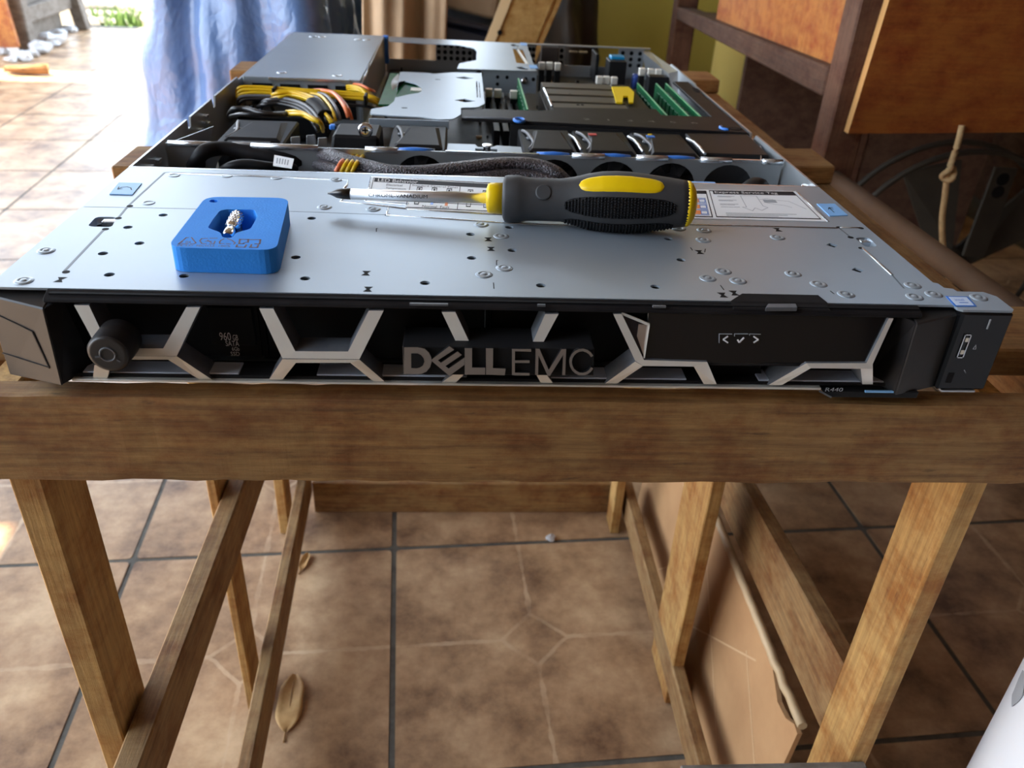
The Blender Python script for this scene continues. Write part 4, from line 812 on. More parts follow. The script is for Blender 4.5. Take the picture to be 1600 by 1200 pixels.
# drives seen through the bezel
for i in range(4):
    x0 = -208 + 104*i; x1 = x0 + 101
    d = part('drive_carrier', MB().box(x0, x1, 11.5, 160, -39, -3.5), PLASTIC, .4)
    part('carrier_reflection', MB().box(x0+6, x1-6, 10.2, 11.5, -10.4, -8.6), LOGO, .2, d)  # thin silver bar standing for a reflected line on the carrier
    part('carrier_ledge', MB().box(x0+24, x1-8, -4, 6.5, -41.1, -39), mat('ledge_blue_sheen', (0.62, 0.68, 0.80), .45, .2), .3, d)  # bluish reflection put into the base colour of the metal ledge
    part('carrier_gap', MB().box(x1+.4, x1+2.6, 10.6, 11.5, -39, -4), DARK, 0, d)
    if i == 0:
        mb = MB()
        for s_, p, q in (('960', (-125.1,8.8,-24.8), (-120.0,8.8,-28.9)), ('GB', (-119.2,8.8,-25.9), (-116.8,8.8,-28.9)), ('SATA', (-122.8,8.8,-29.1), (-116.7,8.8,-31.9)), ('6Gb', (-120.3,8.8,-32.3), (-116.9,8.8,-34.4)), ('SSD', (-121.2,8.8,-34.9), (-117.1,8.8,-37.0))):
            text_mb(mb, s_, (p[0], 8.85, q[2]), (q[0]-p[0], 0, 0), (0, 0, p[2]-q[2]), .05)
        p = Vector(q)
        tl = part('drive_label', MB().box(p.x-12, p.x+8, 8.9, 11.5, -31.5, -12), PLASTIC, .3, d); part('capacity_text', mb, WHITEINK, 0, d)
mb = MB()
for i in range(16): mb.box(-60+9*i, -57+9*i, 9.2, 10, -5.5, -4.2)
bpart('vent_tooth', mb, PLASTIC2)
# right-hand control ear
ear = part('control_ear', MB().hexa([(216,-5.2,-42.8),(241,-5.2,-42.8),(241,14,-42.8),(216,14,-42.8),(216,-5.2,-1.1),(241,-5.2,-1.1),(241,14,-1.1),(216,14,-1.1)]), GLOSS, 1.2)
def epart(n, mb, m_, b=0): return build(n, mb, m_, ear, b)
a, b = (221.3,-5.4,-12.0), (220.0,-5.4,-24.6); x0 = 220.2; x1 = 223.6; z1 = a[2]; z0 = b[2]
mb = MB(); mb.box(x0, x0+.5, -5.8, -5, z0, z1); mb.box(x1-.5, x1, -5.8, -5, z0, z1); mb.box(x0, x1, -5.8, -5, z0, z0+.5); mb.box(x0, x1, -5.8, -5, z1-.5, z1); epart('usb_port', mb, CHROME)
mb = MB(); mb.box(x0+1.3, x1-.7, -5.7, -5, z0+2, z0+4); mb.box(x0+1.3, x1-.7, -5.7, -5, z1-4, z1-2); epart('usb_tongue', mb, CREAM)
t = Vector((227.7,-5.5,-18.9)); mb = MB(); mb.bar((t.x-.7, -5.3, t.z-1), (t.x, -5.3, t.z+1.2), .25, .2, (0, 1, 0)); mb.bar((t.x+.7, -5.3, t.z-1), (t.x, -5.3, t.z+1.2), .25, .2, (0, 1, 0)); mb.bar((t.x-.7, -5.3, t.z-1), (t.x+.7, -5.3, t.z-1), .25, .2, (0, 1, 0)); epart('ear_icon', mb, GREYINK)
t = Vector((227.3,-5.5,-32.2)); mb = MB(); mb.bar((t.x-.6, -5.3, t.z+.9), (t.x+.8, -5.3, t.z-.9), .35, .2, (0, 1, 0)); epart('ear_icon', mb, GREYINK)
mb = MB(); mb.box(219.6, 222.4, -5.45, -5, -38.5, -33); epart('small_port', mb, DARK)
t = Vector((230.0,-5.5,-6.7)); mb = MB(); mb.box(t.x-.3, t.x+.3, -5.6, -5, t.z-2.5, t.z+2.5); epart('power_light', mb, GREYINK)
mb = MB(); mb.box(219, 236, -5.6, 10, -43.6, -42.7); epart('ear_foot', mb, STEEL2)
# main board and everything on it
board_ = part('main_board', MB().box(-100, 214, 325, 720, -39, -37.4), MOBO)
random.seed(3)
for k in range(70):
    x, y = random.uniform(-95, 210), random.uniform(330, 712); w, d_, h = random.uniform(1.5, 6), random.uniform(1.5, 6), random.uniform(1, 5)
    build('board_chip', MB().box(x, x+w, y, y+d_, -37.4, -37.4+h), random.choice([PLASTIC, PLASTIC, GREYP, COPPER, STEEL2]), board_)
for k in range(8): build('copper_coil', MB().box(-92+11*k, -85+11*k, 622, 628, -37.4, -31), COPPER, board_, .6)
for x in (-64, -33): build('slot_clip', MB().box(x, x+5, 558, 566, -37.4, -20), CREAM, board_, .6)
for x0 in (-90, -58, -26): build('card_slot', MB().box(x0, x0+26, 560, 575, -37.4, -24), PLASTIC, board_, .5)
# fan wall: thin sheet with round mouths, tubular top edge
mouth = [(-165, 21), (-42, 19), (51, 19), (93, 19), (135, 19), (177, 19)]
sheet = [(-214, -41), (214, -41), (214, -1.5), (-12, -1.5), (-14, -9), (-16, -1.5), (-214, -1.5)]
mb = MB(); hs = [ell(x, -22, 18.5, 17.5, 24) for x, r in mouth]
mb.plate([(-214, -41), (214, -41), (214, -1.5), (-214, -1.5)], hs, 237.0, 238.2)
mb.v = [(x, z, y) for x, y, z in mb.v]; fw = part('fan_wall', mb, STEEL2)
for x0, x1 in ((-212, -180), (-157, -112), (-80, -58), (63, 86), (108.5, 131), (154.5, 177), (199, 214)):
    part('wall_edge', MB().tube([(x0, 237, -1.6), (x1, 237, -1.6)], 2.1, 10), RIDGE, 0, fw)
part('wall_edge', MB().bar((177, 237, -1.4), (199, 237, -1.4), 2, 2), RIDGE, 0, fw)
part('wall_edge', MB().bar((-25, 237, -1.4), (40, 237, -1.4), 1.4, 1.4), RIDGE, 0, fw)
part('wall_end', MB().hexa([(-215,238,-41),(-205,262,-41),(-205,264,-41),(-215,240,-41),(-215,238,-3),(-196,290,-3),(-196,292,-3),(-215,240,-3)]), STEEL2, 0, fw)
part('wall_end', MB().hexa([(196,240,-41),(214,262,-41),(214,264,-41),(196,242,-41),(200,240,-3),(214,285,-3),(214,287,-3),(200,242,-3)]), STEEL2, 0, fw)
# fans
def fan_(x0, x1, y0=250, y1=320, handle=BLUE, z=-2):
    f_ = part('cooling_fan', MB().box(x0, x1, y0, y1, -40, z-2.5), PLASTIC, 1.2)
    xm, w = (x0+x1)/2, (x1-x0)
    fp = lambda n, mb, m_, b=0: build(n, mb, m_, f_, b)
    mb = MB(); mb.hexa([(x0+w*.1,y0+3,z-2.5),(x1-w*.05,y0+3,z-2.5),(x1-w*.15,y1-6,z-2.5),(x0+w*.28,y1-6,z-2.5),(x0+w*.16,y0+5,z),(x1-w*.12,y0+5,z),(x1-w*.22,y1-16,z),(x0+w*.34,y1-16,z)]); fp('fan_cover', mb, PLASTIC2, .5)
    mb = MB(); mb.tube([(xm-w*.28, 241, z-.4), (xm-w*.14, 239, z+.6), (xm, 238.5, z+1.0), (xm+w*.14, 239, z+.6), (xm+w*.28, 241, z-.4)], 1.6, 8); fp('fan_handle', mb, handle)
    mb = MB(); mb.box(xm-w*.32, xm+w*.32, 240, y0+2, z-3.5, z-1.4); fp('handle_bar', mb, PLASTIC, .4)
    mb = MB(); mb.tube(spline([(x0+3, y1-8, z-2), (x0+6, y1-22, z-.4), (x0+9, y0+26, z-1.4), (x0+5, y0+12, z-2.4)], 5), 1.2, 6); fp('fan_cable', mb, WIREG)
    mb = MB(); mb.lathe([(0, 3), (1.2, 3.4), (1.4, 1)], (x0+8, y1-30, z-2.6), (x0+8, y1-30, z), 14); fp('fan_boss', mb, GREYP)
    mb = MB(); mb.cyl((xm, 239.2, -22), (xm, 250, -22), 7, 20); fp('fan_hub', mb, PLASTIC2)
    for k in range(5):
        a = 2*PI*k/5; mb = MB(); u = Vector((math.cos(a), 0, math.sin(a))); v = Vector((-math.sin(a), 0, math.cos(a))); c0 = Vector((xm, 243, -22))
        mb.add([c0+u*6-v*2, c0+u*6+v*4+Vector((0, 5, 0)), c0+u*16+v*7+Vector((0, 5, 0)), c0+u*16-v*4] + [c0+u*6-v*2+Vector((0, .8, 0)), c0+u*6+v*4+Vector((0, 5.8, 0)), c0+u*16+v*7+Vector((0, 5.8, 0)), c0+u*16-v*4+Vector((0, .8, 0))], [(0,1,2,3),(7,6,5,4),(0,4,5,1),(1,5,6,2),(2,6,7,3),(3,7,4,0)])
        fp('fan_blade', mb, PLASTIC2)
    return f_
fan_(-186, -139, 255, 320, STEEL2); fan_(-66, -25); fan_(30, 70); f4 = fan_(72.5, 114); f5 = fan_(118.5, 160)
build('red_tag', MB().box(83, 89, 296, 301, -2.2, -1.4), mat('tag_red', (.6, .08, .08), .4), f4); build('blue_tag', MB().box(128, 134, 296, 301, -2.2, -1.4), BLUE, f5); build('yellow_tag', MB().box(130, 133, 302, 305, -2.2, -1.4), YLAB, f5)
for x in (71, 116.3, 162): 
    part('fan_clip', MB().tube([(x+1.5, 258, -3), (x, 268, -1), (x-1, 282, -1), (x-3, 296, -2)], 1.1, 8), RIDGE)
# centre bracket with its locating pin
mb = MB(); mb.plate([(-25, 246), (-14, 246), (-6, 236), (-2, 232), (14, 232), (19, 238), (26, 246), (32, 246), (30, 276), (12, 278), (8, 272), (-2, 272), (-4, 279), (-24, 279)], [[(-4, 250), (12, 250), (12, 268), (-4, 268)]], -8, -6.9); part('centre_bracket', mb, STEEL)
part('locating_pin', MB().lathe([(0, 2.6), (7, 2.6), (7.2, 3.4), (8.4, 3.4)], (4, 252, -8), (4, 252, 2), 14), CHROME)
part('bracket_leg', MB().box(-22, 28, 232, 233, -41, -7), STEEL2)
# power supply cage
cage = part('power_supply_cage', MB().box(-213, -107, 462, 727, -41, -.4), STEEL, .5)
mb = MB(); mb.box(-190, -116, 460.5, 463, -2.8, -.2); build('cage_lip', mb, RIDGE, cage, .2)
for x in (-205, -180, -155, -130): build('supply_slot', MB().box(x, x+18, 461.2, 462.2, -36, -6), DARK, cage)
for x, y in ((-182, 484), (-130, 480), (-186, 700), (-176, 700), (-134, 692), (-124, 692)): build('cage_dimple', MB().lathe([(0, 5), (.5, 4), (.6, 2)], (x, y, -.4), (x, y, 1), 14), RIDGE, cage)
build('cage_flange', MB().hexa([(-106.9,462,-41),(-105.6,462,-41),(-105.6,727,-41),(-106.9,727,-41),(-106.9,462,-3),(-105.6,462,-3),(-105.6,727,.3),(-106.9,727,.3)]), STEEL2, cage)
build('cage_hem', MB().tube([(-106, 462, -4), (-104.5, 500, 0), (-106, 540, 0)], .9, 6), RIDGE, cage)
# riser brackets
r1 = [(-86.5,338.9),(-87.2,356.4),(-74.6,367.4),(-70.8,386.9),(-71.3,427.6),(-74.1,515.7),(-44.8,515.0),(-42.2,510.3),(-24.9,522.1),(4.3,524.6),(5.5,389.3),(-0.7,375.0),(-14.6,371.9),(-14.6,347.2),(-20.7,331.3),(-32.7,328.8),(-45.0,334.2),(-65.2,335.5)]
c1 = [(-72.8,466.5),(-67.2,472.3),(-57.3,463.5),(-50.7,447.6),(-49.0,434.1),(-51.9,422.9),(-61.5,413.5),(-70.6,400.8)]
mb = MB(); mb.plate(rrect(r1, 3, 3), [c1] + [[(-20.3,497.4),(-11.0,503.6),(-1.8,496.6),(-11.1,491.1)], [(-20.2,399.0),(-11.3,405.4),(-1.5,398.0),(-10.8,391.6)], [(-0.4,482.8),(0.8,483.0),(0.5,413.4),(-0.7,412.2)], [(2.2,480.3),(2.9,480.4),(2.7,412.8),(1.9,412.6)]], -2.4, -1.5)
rz = part('riser_bracket', mb, STEEL)
build('bracket_lip', MB().box(-86, -24, 324.5, 326, -8, -1.6), STEEL, rz, .3); build('bracket_cheek', MB().box(4.5, 5.8, 392, 527, -12, -1.6), STEEL, rz)
for p in [(-36.6,484.6,-1.4),(-60.8,363.5,-1.4)]: build('bracket_slot', MB().prism(ell(p[0], p[1], 2.6, 1.3, 12), -1.5, -1.42), DARK, rz)
build('bracket_bulge', MB().lathe([(0, 8), (40, 9), (80, 8)], (-76, 440, -12), (-76, 525, -12), 16), STEEL2, rz)
build('riser_card', MB().box(-84, -20, 385, 520, -5.4, -4), PCB, rz); build('card_socket', MB().box(-60, -36, 440, 452, -4, -3), CREAM, rz)
r2 = [(-18.7,543.5),(-16.2,572.3),(1.5,594.7),(3.1,651.1),(-0.2,671.8),(-14.9,686.0),(-98.3,697.4),(-102.3,730.0),(-30.3,724.3),(63.4,719.2),(62.2,546.1)]
mb = MB(); mb.plate(r2, [[(45.1,679.9),(56.7,675.7),(57.0,584.0),(44.3,588.8)], [(43.4,704.9),(49.1,711.9),(55.4,703.2),(54.3,696.5),(45.2,696.1)], [(42.2,562.9),(49.1,567.9),(54.7,560.5),(54.0,551.3),(45.6,553.1)]], -2.4, -1.5)
rx = part('riser_bracket', mb, STEEL)
q = [(-18.7,543.5),(62.2,546.1)]
build('bracket_front', MB().box(-17, 63, 547.5, 549, -24, -1.6), STEEL, rx)
for k, (u, r) in enumerate(((.14, 2.2), (.26, 4), (.26, 4), (.50, 1.8), (.62, 1.8), (.50, 1.8), (.86, 2), (.96, 2))):
    z = (-9, -7, -16, -9, -9, -16, -10, -10)[k]; x = -17+80*u
    build('vent_hole', MB().cyl((x, 547.3, z), (x, 548.5, z), r, 12), DARK, rx)
build('bracket_screw', MB().lathe([(0, 3), (1.5, 3), (2.2, 1.5)], (50, 547.5, -12), (50, 540, -12), 14), CHROME, rx)
for p in [(59.1,712.7,-1.4),(59.9,568.1,-1.4)]: build('blue_touch_point', MB().box(p[0]-3, p[0]+5, p[1]-9, p[1]+9, -1.6, -1.0), PALEBLUE, rx)
build('card_edge', MB().bar((58, 560, -3), (50, 700, -3), 1.4, 3), CREAM, rx)
build('bracket_post', MB().box(-107, -101, 716, 724, -30, 1), BLUE, rx, .5)
# latches and memory slots
def latch(px_, z=-6):
    for p in px_:
        o = part('slot_latch', MB().hexa([(p[0]-3.4,p[1]-3,z-8),(p[0]+3.4,p[1]-3,z-8),(p[0]+3.4,p[1]+4,z-8),(p[0]-3.4,p[1]+4,z-8),(p[0]-3.6,p[1]-4,z),(p[0]+3.6,p[1]-4,z),(p[0]+3.6,p[1]+3,z),(p[0]-3.6,p[1]+3,z)]), CREAM, .7)
        build('latch_base', MB().box(p[0]-3, p[0]+3, p[1]-2, p[1]+5, -37.4, z-8), PLASTIC, o, .4)
latch([(75.1,625.2,-6.0),(83.8,627.1,-6.0),(92.9,625.1,-6.0)]); latch([(185.7,613.8,-6.0),(194.7,611.9,-6.0),(202.8,609.8,-6.0)]); latch([(136.7,600.4,-14.0),(144.7,601.9,-14.0),(152.9,599.9,-14.0)], -14); latch([(12.6,495.4,-10.0),(21.3,493.9,-10.0),(36.6,490.7,-10.0)], -10)
for x0 in (14, 22, 30, 38): part('memory_slot', MB().box(x0, x0+5.4, 382, 515, -37.4, -22), PLASTIC, .4)
def dimm(x, y0, y1):
    d = part('memory_module', MB().box(x-.7, x+.7, y0, y1, -37, -3), PCB)
    build('module_edge', MB().box(x-.72, x+.72, y0, y1, -3.4, -2.9), PCBEDGE, d)
    for k in range(8): build('memory_chip', MB().box(x-1.7, x-.7, y0+8+k*15.5, y0+19+k*15.5, -22, -9), mat('chip_green', (.02, .10, .05), .4) if k == 0 and False else PLASTIC if k % 9 == 8 else PCB, d)
dimm(42, 380, 514); dimm(161, 372, 512); dimm(180, 372, 514); dimm(190.5, 374, 516)
# black air shroud over the processors
shr = [(-14, 337), (214, 320), (214, 521), (198, 520), (198, 371), (155, 370), (155, 392), (63, 386), (63, 376), (50, 371), (4, 371), (2, 366), (-14, 366)]
mb = MB(); mb.prism(shr, -4, -1.6); sh = part('air_shroud', mb, PLASTIC2, .4)
build('shroud_front', MB().hexa([(25,322,-30),(214,319,-30),(214,330,-30),(25,336,-30),(25,330,-4),(214,320,-4),(214,330,-4),(25,338,-4)]), PLASTIC, sh)
build('shroud_corner', MB().hexa([(163,246,-40),(214,246,-40),(214,320,-40),(163,320,-40),(163,262,-3.5),(212,258,-2.5),(214,320,-2.5),(163,320,-3.5)]), PLASTIC, sh, 1)
build('shroud_rim', MB().tube([(-12, 338, -1.8), (20, 339, -1.6), (32, 334, -1.8)], 1.2, 6), GREYP, sh)
for x, y, a0, a1 in ((32, 334, 0, 2*PI), (199, 331, 2.2, 4.9)):
    build('blue_touch_ring', MB().tube([(x+4.2*math.cos(a), y+5.5*math.sin(a), -1.2) for a in [a0+(a1-a0)*i/14 for i in range(15)]], 1.3, 6), BLUE, sh)
build('shroud_slot', MB().prism(ell(207, 331, 6, 5, 14), -1.6, -1.3), DARK, sh); build('shroud_slot', MB().prism(ell(212, 480, 3, 10, 14), -1.6, -1.3), DARK, sh)
build('shroud_bead', MB().tube([(63.5, 388, -1.4), (62.5, 460, -1.4)], 1.1, 6), RIDGE, sh)
mb = MB(); ptext_q = None; text_mb(mb, '2   1   3   4   5   6', (85, 344, -1.58), (95, 0, 0), (0, 5, 0), .03); build('moulded_text', mb, GREYP, sh)
hs_ = part('heat_sink', MB().box(63, 134, 392, 512, -37.4, -14), FIN)
for k in range(4):
    y0 = 394 + 30*k; build('fin_block', MB().box(64, 133, y0, y0+25, -14, -5), FIN, hs_, .4); build('fin_edge', MB().box(64, 133, y0-1.4, y0, -14, -4.2), mat('fin_edge', (.13, .11, .085), .4, .5), hs_)
for x, y in ((88, 412), (92, 412), (86, 455)): build('fin_notch', MB().box(x, x+2.4, y, y+4, -5, -4.8), DARK, hs_)
part('dark_baffle', MB().box(134, 154, 394, 516, -37, -6), PLASTIC, .5)
q = [(131.2,489.3),(148.1,492.3),(149.3,467.9),(140.3,422.9),(136.3,422.3),(140.5,449.6),(135.6,448.8),(130.3,421.3),(124.5,421.4),(127.9,453.0)]
part('yellow_sticker', MB().prism(q, -4.5, -3), YLAB)
# rear wall
rear = part('rear_wall', MB().box(-105, 216, 727, 728.4, -42, -26), STEEL2)
rp_ = lambda n, mb, m_, b=0: build(n, mb, m_, rear, b)
rp_('top_flange', MB().box(62, 216, 722, 728.4, -3.5, -2.2), STEEL2)
for x0, x1, n in ((66, 76, 2), (104, 112, 1), (178, 210, 3), (-45, 0, 6)):
    rp_('vent_panel', MB().box(x0, x1, 727, 728, -26, -3), STEEL2)
    for c_i in range(n):
        for z in (-9, -16, -23):
            xx = x0 + (x1-x0)*(c_i+.5)/n; rp_('vent_hole', MB().cyl((xx, 726.7, z), (xx, 727.2, z), 2.6, 8), DARK)
rp_('port_block', MB().box(82, 103, 715, 727, -30, -4), mat('port_brown', (.035, .025, .02), .5), .5)
rp_('port_block', MB().box(145, 149, 690, 727, -37, -6), PLASTIC, .5)
for x in (122, 134): rp_('port_lip', MB().box(x-5, x+5, 722, 727, -10, -8.5), mat('port_gold', (.35, .27, .17), .4, .5))
rp_('slot_frame', MB().box(-104, 60, 726, 728.4, -6, -3), STEEL2)
vga = part('video_port', MB().box(153, 173, 640, 668, -37.4, -5), PLASTIC, .6); build('video_port_shell', MB().box(157, 173, 655, 672, -24, -2.2), VGA, vga, .8)
cp = Vector((186.1,649.3,-20.0)); part('blue_capacitor', MB().lathe([(0, 4.6), (12, 4.6), (15, 3.8), (16, 2)], (cp.x, cp.y, -34), (cp.x, cp.y-4, -6), 18), CAPB)
part('corner_gusset', MB().hexa([(214.5,560,-30),(216,560,-30),(216,728,-30),(214.5,728,-30),(206,575,-4),(216,575,-1),(216,728,-6),(206,728,-6)]), STEEL2)
part('latch_housing', MB().box(186, 208, 575, 590, -37, -8), PLASTIC, .6)
# power cables
def wire(name, pts, m_, r=1.35, n=5): return part(name, MB().tube(spline(pts, n), r, 7), m_)
A = [(-215.2,444.6,-20.0),(-211.1,424.6,-9.0),(-206.8,423.0,-4.0),(-195.5,424.2,-3.0),(-176.9,424.8,-3.0),(-148.6,420.7,-3.0),(-121.1,420.8,-4.0),(-98.7,418.9,-5.0),(-87.8,419.0,-9.0),(-86.3,444.1,-20.0)]
Bw = [(-182.5,416.8,-8.0),(-174.8,407.6,-4.0),(-163.0,408.9,-3.0),(-150.9,400.7,-3.0),(-139.9,385.3,-3.0),(-131.8,369.9,-4.0),(-124.9,352.8,-6.0),(-121.6,348.8,-10.0)]
Cw = [(-157.9,367.6,-10.0),(-148.4,348.5,-4.0),(-139.8,339.8,-3.0),(-130.9,327.1,-3.0),(-125.2,327.4,-6.0),(-125.9,343.8,-16.0)]
Dw = [(-149.7,446.1,-8.0),(-137.2,425.8,-3.0),(-125.5,412.9,-2.0),(-115.3,384.6,-2.0),(-108.8,364.2,-4.0),(-106.3,359.6,-10.0)]
Ew = [(-128.8,477.8,-12.0),(-119.5,462.6,-6.0),(-108.7,449.9,-4.0),(-100.8,439.7,-5.0),(-96.2,449.1,-9.0)]
def off(p, dx=0, dy=0, dz=0): return [(x+dx, y+dy, z+dz) for x, y, z in p]
def wob(p, a=.8): return [(x+random.uniform(-a, a), y+random.uniform(-a, a), z+random.uniform(-a, a)*.8) for x, y, z in p]
for k in range(4): wire('yellow_wire', wob(off(A, .9*k, -3.9*k+4, (-.6, -2.2, -1.2, -3)[k]+1)), WIREY, 1.5)
wire('grey_wire', off(A, 3, -11, -4)[:6], WIREG, 1.5); wire('black_wire', off(A, 5, -14, -6), WIREK)
for k in range(5): wire('yellow_wire', wob(off(Bw, 1.2*k, -3.7*k+9, (0, -1.5, .2, -1.8, -.5)[k])), WIREY, 1.5)
for k in range(3): wire('grey_wire' if k == 0 else 'black_wire', off(Bw, -3-1.5*k, -7-3*k, -3-1.5*k), WIREG if k == 0 else WIREK, 1.6)
for k in range(3): wire('yellow_wire', wob(off(Cw, 1.0*k, -3.6*k+3, (0, -1.6, -.4)[k])), WIREY, 1.5)
wire('orange_wire', Dw, WIREO, 1.8); wire('orange_wire', off(Dw, 2.6, 2, -2), WIREO, 1.4)
for k in range(4): wire('black_wire' if k % 2 else 'grey_wire', off(Dw, -6-3.2*k, -5-2*k, -1-.8*k), WIREK if k % 2 else WIREG, 1.5)
wire('yellow_wire', off(Dw, -9, -9, -1), WIREY, 1.4)
for k in range(3): wire('yellow_wire', off(Ew, 1.5*k, -2.2*k, -1.2*k), WIREY, 1.5)
wire('red_wire', off(Ew, 3, 4, 1), WIREO, 1.3)
wire('black_wire', [(-203.0,363.1,-12.0),(-195.7,353.4,-5.0),(-186.4,352.5,-4.0),(-174.0,341.3,-4.0),(-164.0,340.6,-5.0),(-155.8,357.0,-8.0)], WIREK, 2.4); wire('black_wire', [(-198.8,350.7,-10.0),(-183.3,330.4,-3.0),(-167.6,330.2,-3.0),(-154.1,340.8,-5.0)], WIREK, 1.6)
wire('black_wire', [(-189.2,434.8,-6.0),(-187.7,418.5,-8.0),(-185.4,407.5,-12.0),(-184.7,396.8,-16.0)], WIREK, 1.5); wire('black_wire', [(-192.4,428.9,-6.0),(-193.1,416.9,-10.0),(-195.0,409.5,-16.0)], WIREK, 1.5); wire('black_wire', [(-177.6,420.2,-8.0),(-178.5,408.6,-12.0),(-176.1,406.9,-18.0)], WIREK, 1.5)
tp = off(Bw, 1.5, -1, -.5)[4:7]; part('black_tape', MB().tube(spline(tp, 5), 6.2, 12, 0, .6), PLASTIC2)
for q in ((-176.9,424.8,-3.0), (-96.4,407.2,-3.0)):
    p = Vector(q); part('cable_tie', MB().box(p.x-1.2, p.x+1.2, p.y-10, p.y+5, -9, -.4), PLASTIC, .6)
part('blue_tie', MB().box(-113, -108, 298, 303, -5, -1), BLUE, 1)
part('cable_block', MB().box(-205, -130, 395, 440, -38, -20), DARK, 1)
# black clamp with a bright screw
cl = part('cable_clamp', MB().hexa([(-111,262,-30),(-72,262,-30),(-72,300,-30),(-111,300,-30),(-107,270,-1),(-74,270,-1),(-74,306,-1),(-107,306,-1)]), PLASTIC, 2)
s0 = Vector((-82.5,266.0,4.3)); build('clamp_screw', MB().lathe([(0, 5), (2.5, 5.4), (3.2, 4.4), (3.2, 2)], (s0.x, 267.5, s0.z), (s0.x, 262, s0.z), 20), CHROME, cl)
build('screw_cross', MB().box(s0.x-2.2, s0.x+2.2, 263.9, 264.4, s0.z-.5, s0.z+.5).box(s0.x-.5, s0.x+.5, 263.9, 264.4, s0.z-2.2, s0.z+2.2), DARK, cl)
for p in ((-137, 262), (-127, 268), (-118, 262)):
    part('steel_tab', MB().hexa([(p[0],p[1],-40),(p[0]+9,p[1]+2,-40),(p[0]+9,p[1]+3.4,-40),(p[0],p[1]+1.4,-40),(p[0]+2,p[1],-1.5),(p[0]+8,p[1]+2,-1.5),(p[0]+8,p[1]+3.4,-1.5),(p[0]+2,p[1]+1.4,-1.5)]), STEEL2, .4)
# cables lying between the cover and the fan wall
F = [(-197.8,240.5,-22.0),(-192.9,229.6,-12.0),(-187.3,229.9,-5.0),(-179.6,236.6,-4.0),(-168.2,238.4,-5.0),(-152.5,236.4,-7.0),(-137.3,236.2,-10.0),(-121.8,245.6,-14.0),(-106.0,256.9,-20.0)]
part('flat_black_cable', MB().tube(spline(F, 6), 6.2, 10, 0, .8), PLASTIC2)
part('flat_black_cable', MB().tube(spline([(-174.7,224.3,-16.0),(-166.1,213.2,-9.0),(-156.0,213.2,-7.0),(-141.7,215.7,-9.0),(-127.9,229.7,-14.0)], 6), 4.5, 10, 0, .7), PLASTIC)
q = [(-135.5,207.4),(-121.7,200.0),(-119.7,180.4),(-132.0,185.2)]; tg = part('cable_tag', MB().prism(q, 0.5, 1.2), PAPER)
PT = quad_uv(q); mb = MB()
for k in range(5): fill(mb, PT, .15+.14*k, .22+.14*k, .25, .8, 1.2)
build('tag_print', mb, GREYINK, tg)
for dz, dy, r in ((0, 0, 6.5), (-5, -9, 5.5)):
    part('braided_sleeve', MB().tube(off(spline([(-118.4,259.8,-12.0),(-105.8,236.4,-6.0),(-91.6,220.2,-5.0),(-75.5,211.1,-6.0),(-59.6,201.3,-6.0),(-41.3,202.0,-6.0),(-21.2,207.5,-5.0),(1.0,214.6,-4.0),(20.3,221.4,-4.0),(37.9,221.8,-5.0),(50.0,217.1,-8.0),(57.5,217.1,-14.0)], 7), 0, dy, dz), r, 12, 0, .7), BRAID)
for k in range(4):
    a = [(-96.1,204.0,-8.0),(-92.8,210.4,-3.0),(-92.1,245.1,-8.0)]
    part('orange_wire' if k == 0 else 'yellow_wire', MB().tube(spline(off(a, 3.4*k, 0, 0), 6), 1.6, 8), WIREO if k == 0 else WIREY)
part('blue_pull_tab', MB().box(124, 150, 177.5, 182, -2, -.3), PALEBLUE, .4)
part('dark_cable', MB().tube(spline([(160, 181, -30), (172, 190, -14), (186, 205, -8), (196, 222, -16), (204, 236, -30)], 6), 7, 10, 0, .6), PLASTIC2)

# ------------------------------------------------------------------ things lying on the server
# blue foam block
top = [(-146.7,89.8,12.0),(-104.4,91.3,12.0),(-97.3,19.0,12.0),(-145.5,19.8,12.0)]
fq = [Vector(p[:2]) for p in top]
cf_ = sum(fq, Vector((0, 0)))/4
fb = thing('foam_block', 'blue foam block with a cut-out recess lying on the silver server cover', 'foam block', (cf_.x, cf_.y, 0.0))
outer = rrect([tuple(p) for p in fq], 8, 6)
rec = [(-134.5,68.8),(-131.8,71.4),(-118.2,71.8),(-114.7,62.2),(-114.3,44.9),(-119.8,39.7),(-120.1,32.6),(-124.5,33.0),(-126.7,39.2),(-134.2,45.0),(-134.7,56.6)]
small = [(-143.3,83.0),(-142.8,85.0),(-141.5,85.4),(-139.9,84.8),(-138.9,83.3),(-139.3,81.5),(-140.8,80.9),(-142.3,81.5)]
mb = MB(); mb.plate(outer, [rrect(rec, 2, 3), small], 0.1, 12); build('foam_body', mb, FOAM, fb, .5, seg=2)
build('hole_floor', MB().prism(rrect(small, .2, 1), 7.5, 8), FOAM, fb)
mb = MB()
def icon(pts, w=.55): stroke(mb, pts, w, 12.0, 12.06)
icon([(-141.7,24.0,12.0),(-140.7,29.5,12.0),(-140.4,31.7,12.0),(-139.6,31.8,12.0)]); icon([(-138.1,31.9,12.0),(-134.4,25.4,12.0),(-135.0,24.3,12.0),(-136.2,24.2,12.0)]); icon([(-137.6,24.0,12.0),(-141.7,24.0,12.0),(-140.7,26.5,12.0)])
icon([(-130.8,31.3,12.0),(-133.3,30.9,12.0),(-133.4,28.2,12.0),(-131.7,25.0,12.0),(-129.8,24.8,12.0)]); icon([(-128.0,24.6,12.0),(-126.2,25.0,12.0),(-126.6,28.0,12.0)]); icon([(-126.7,31.9,12.0),(-129.6,31.5,12.0)]); icon([(-130.8,27.8,12.0),(-128.2,27.9,12.0)]); icon([(-130.2,29.0,12.0),(-129.1,27.9,12.0),(-127.8,26.2,12.0)])
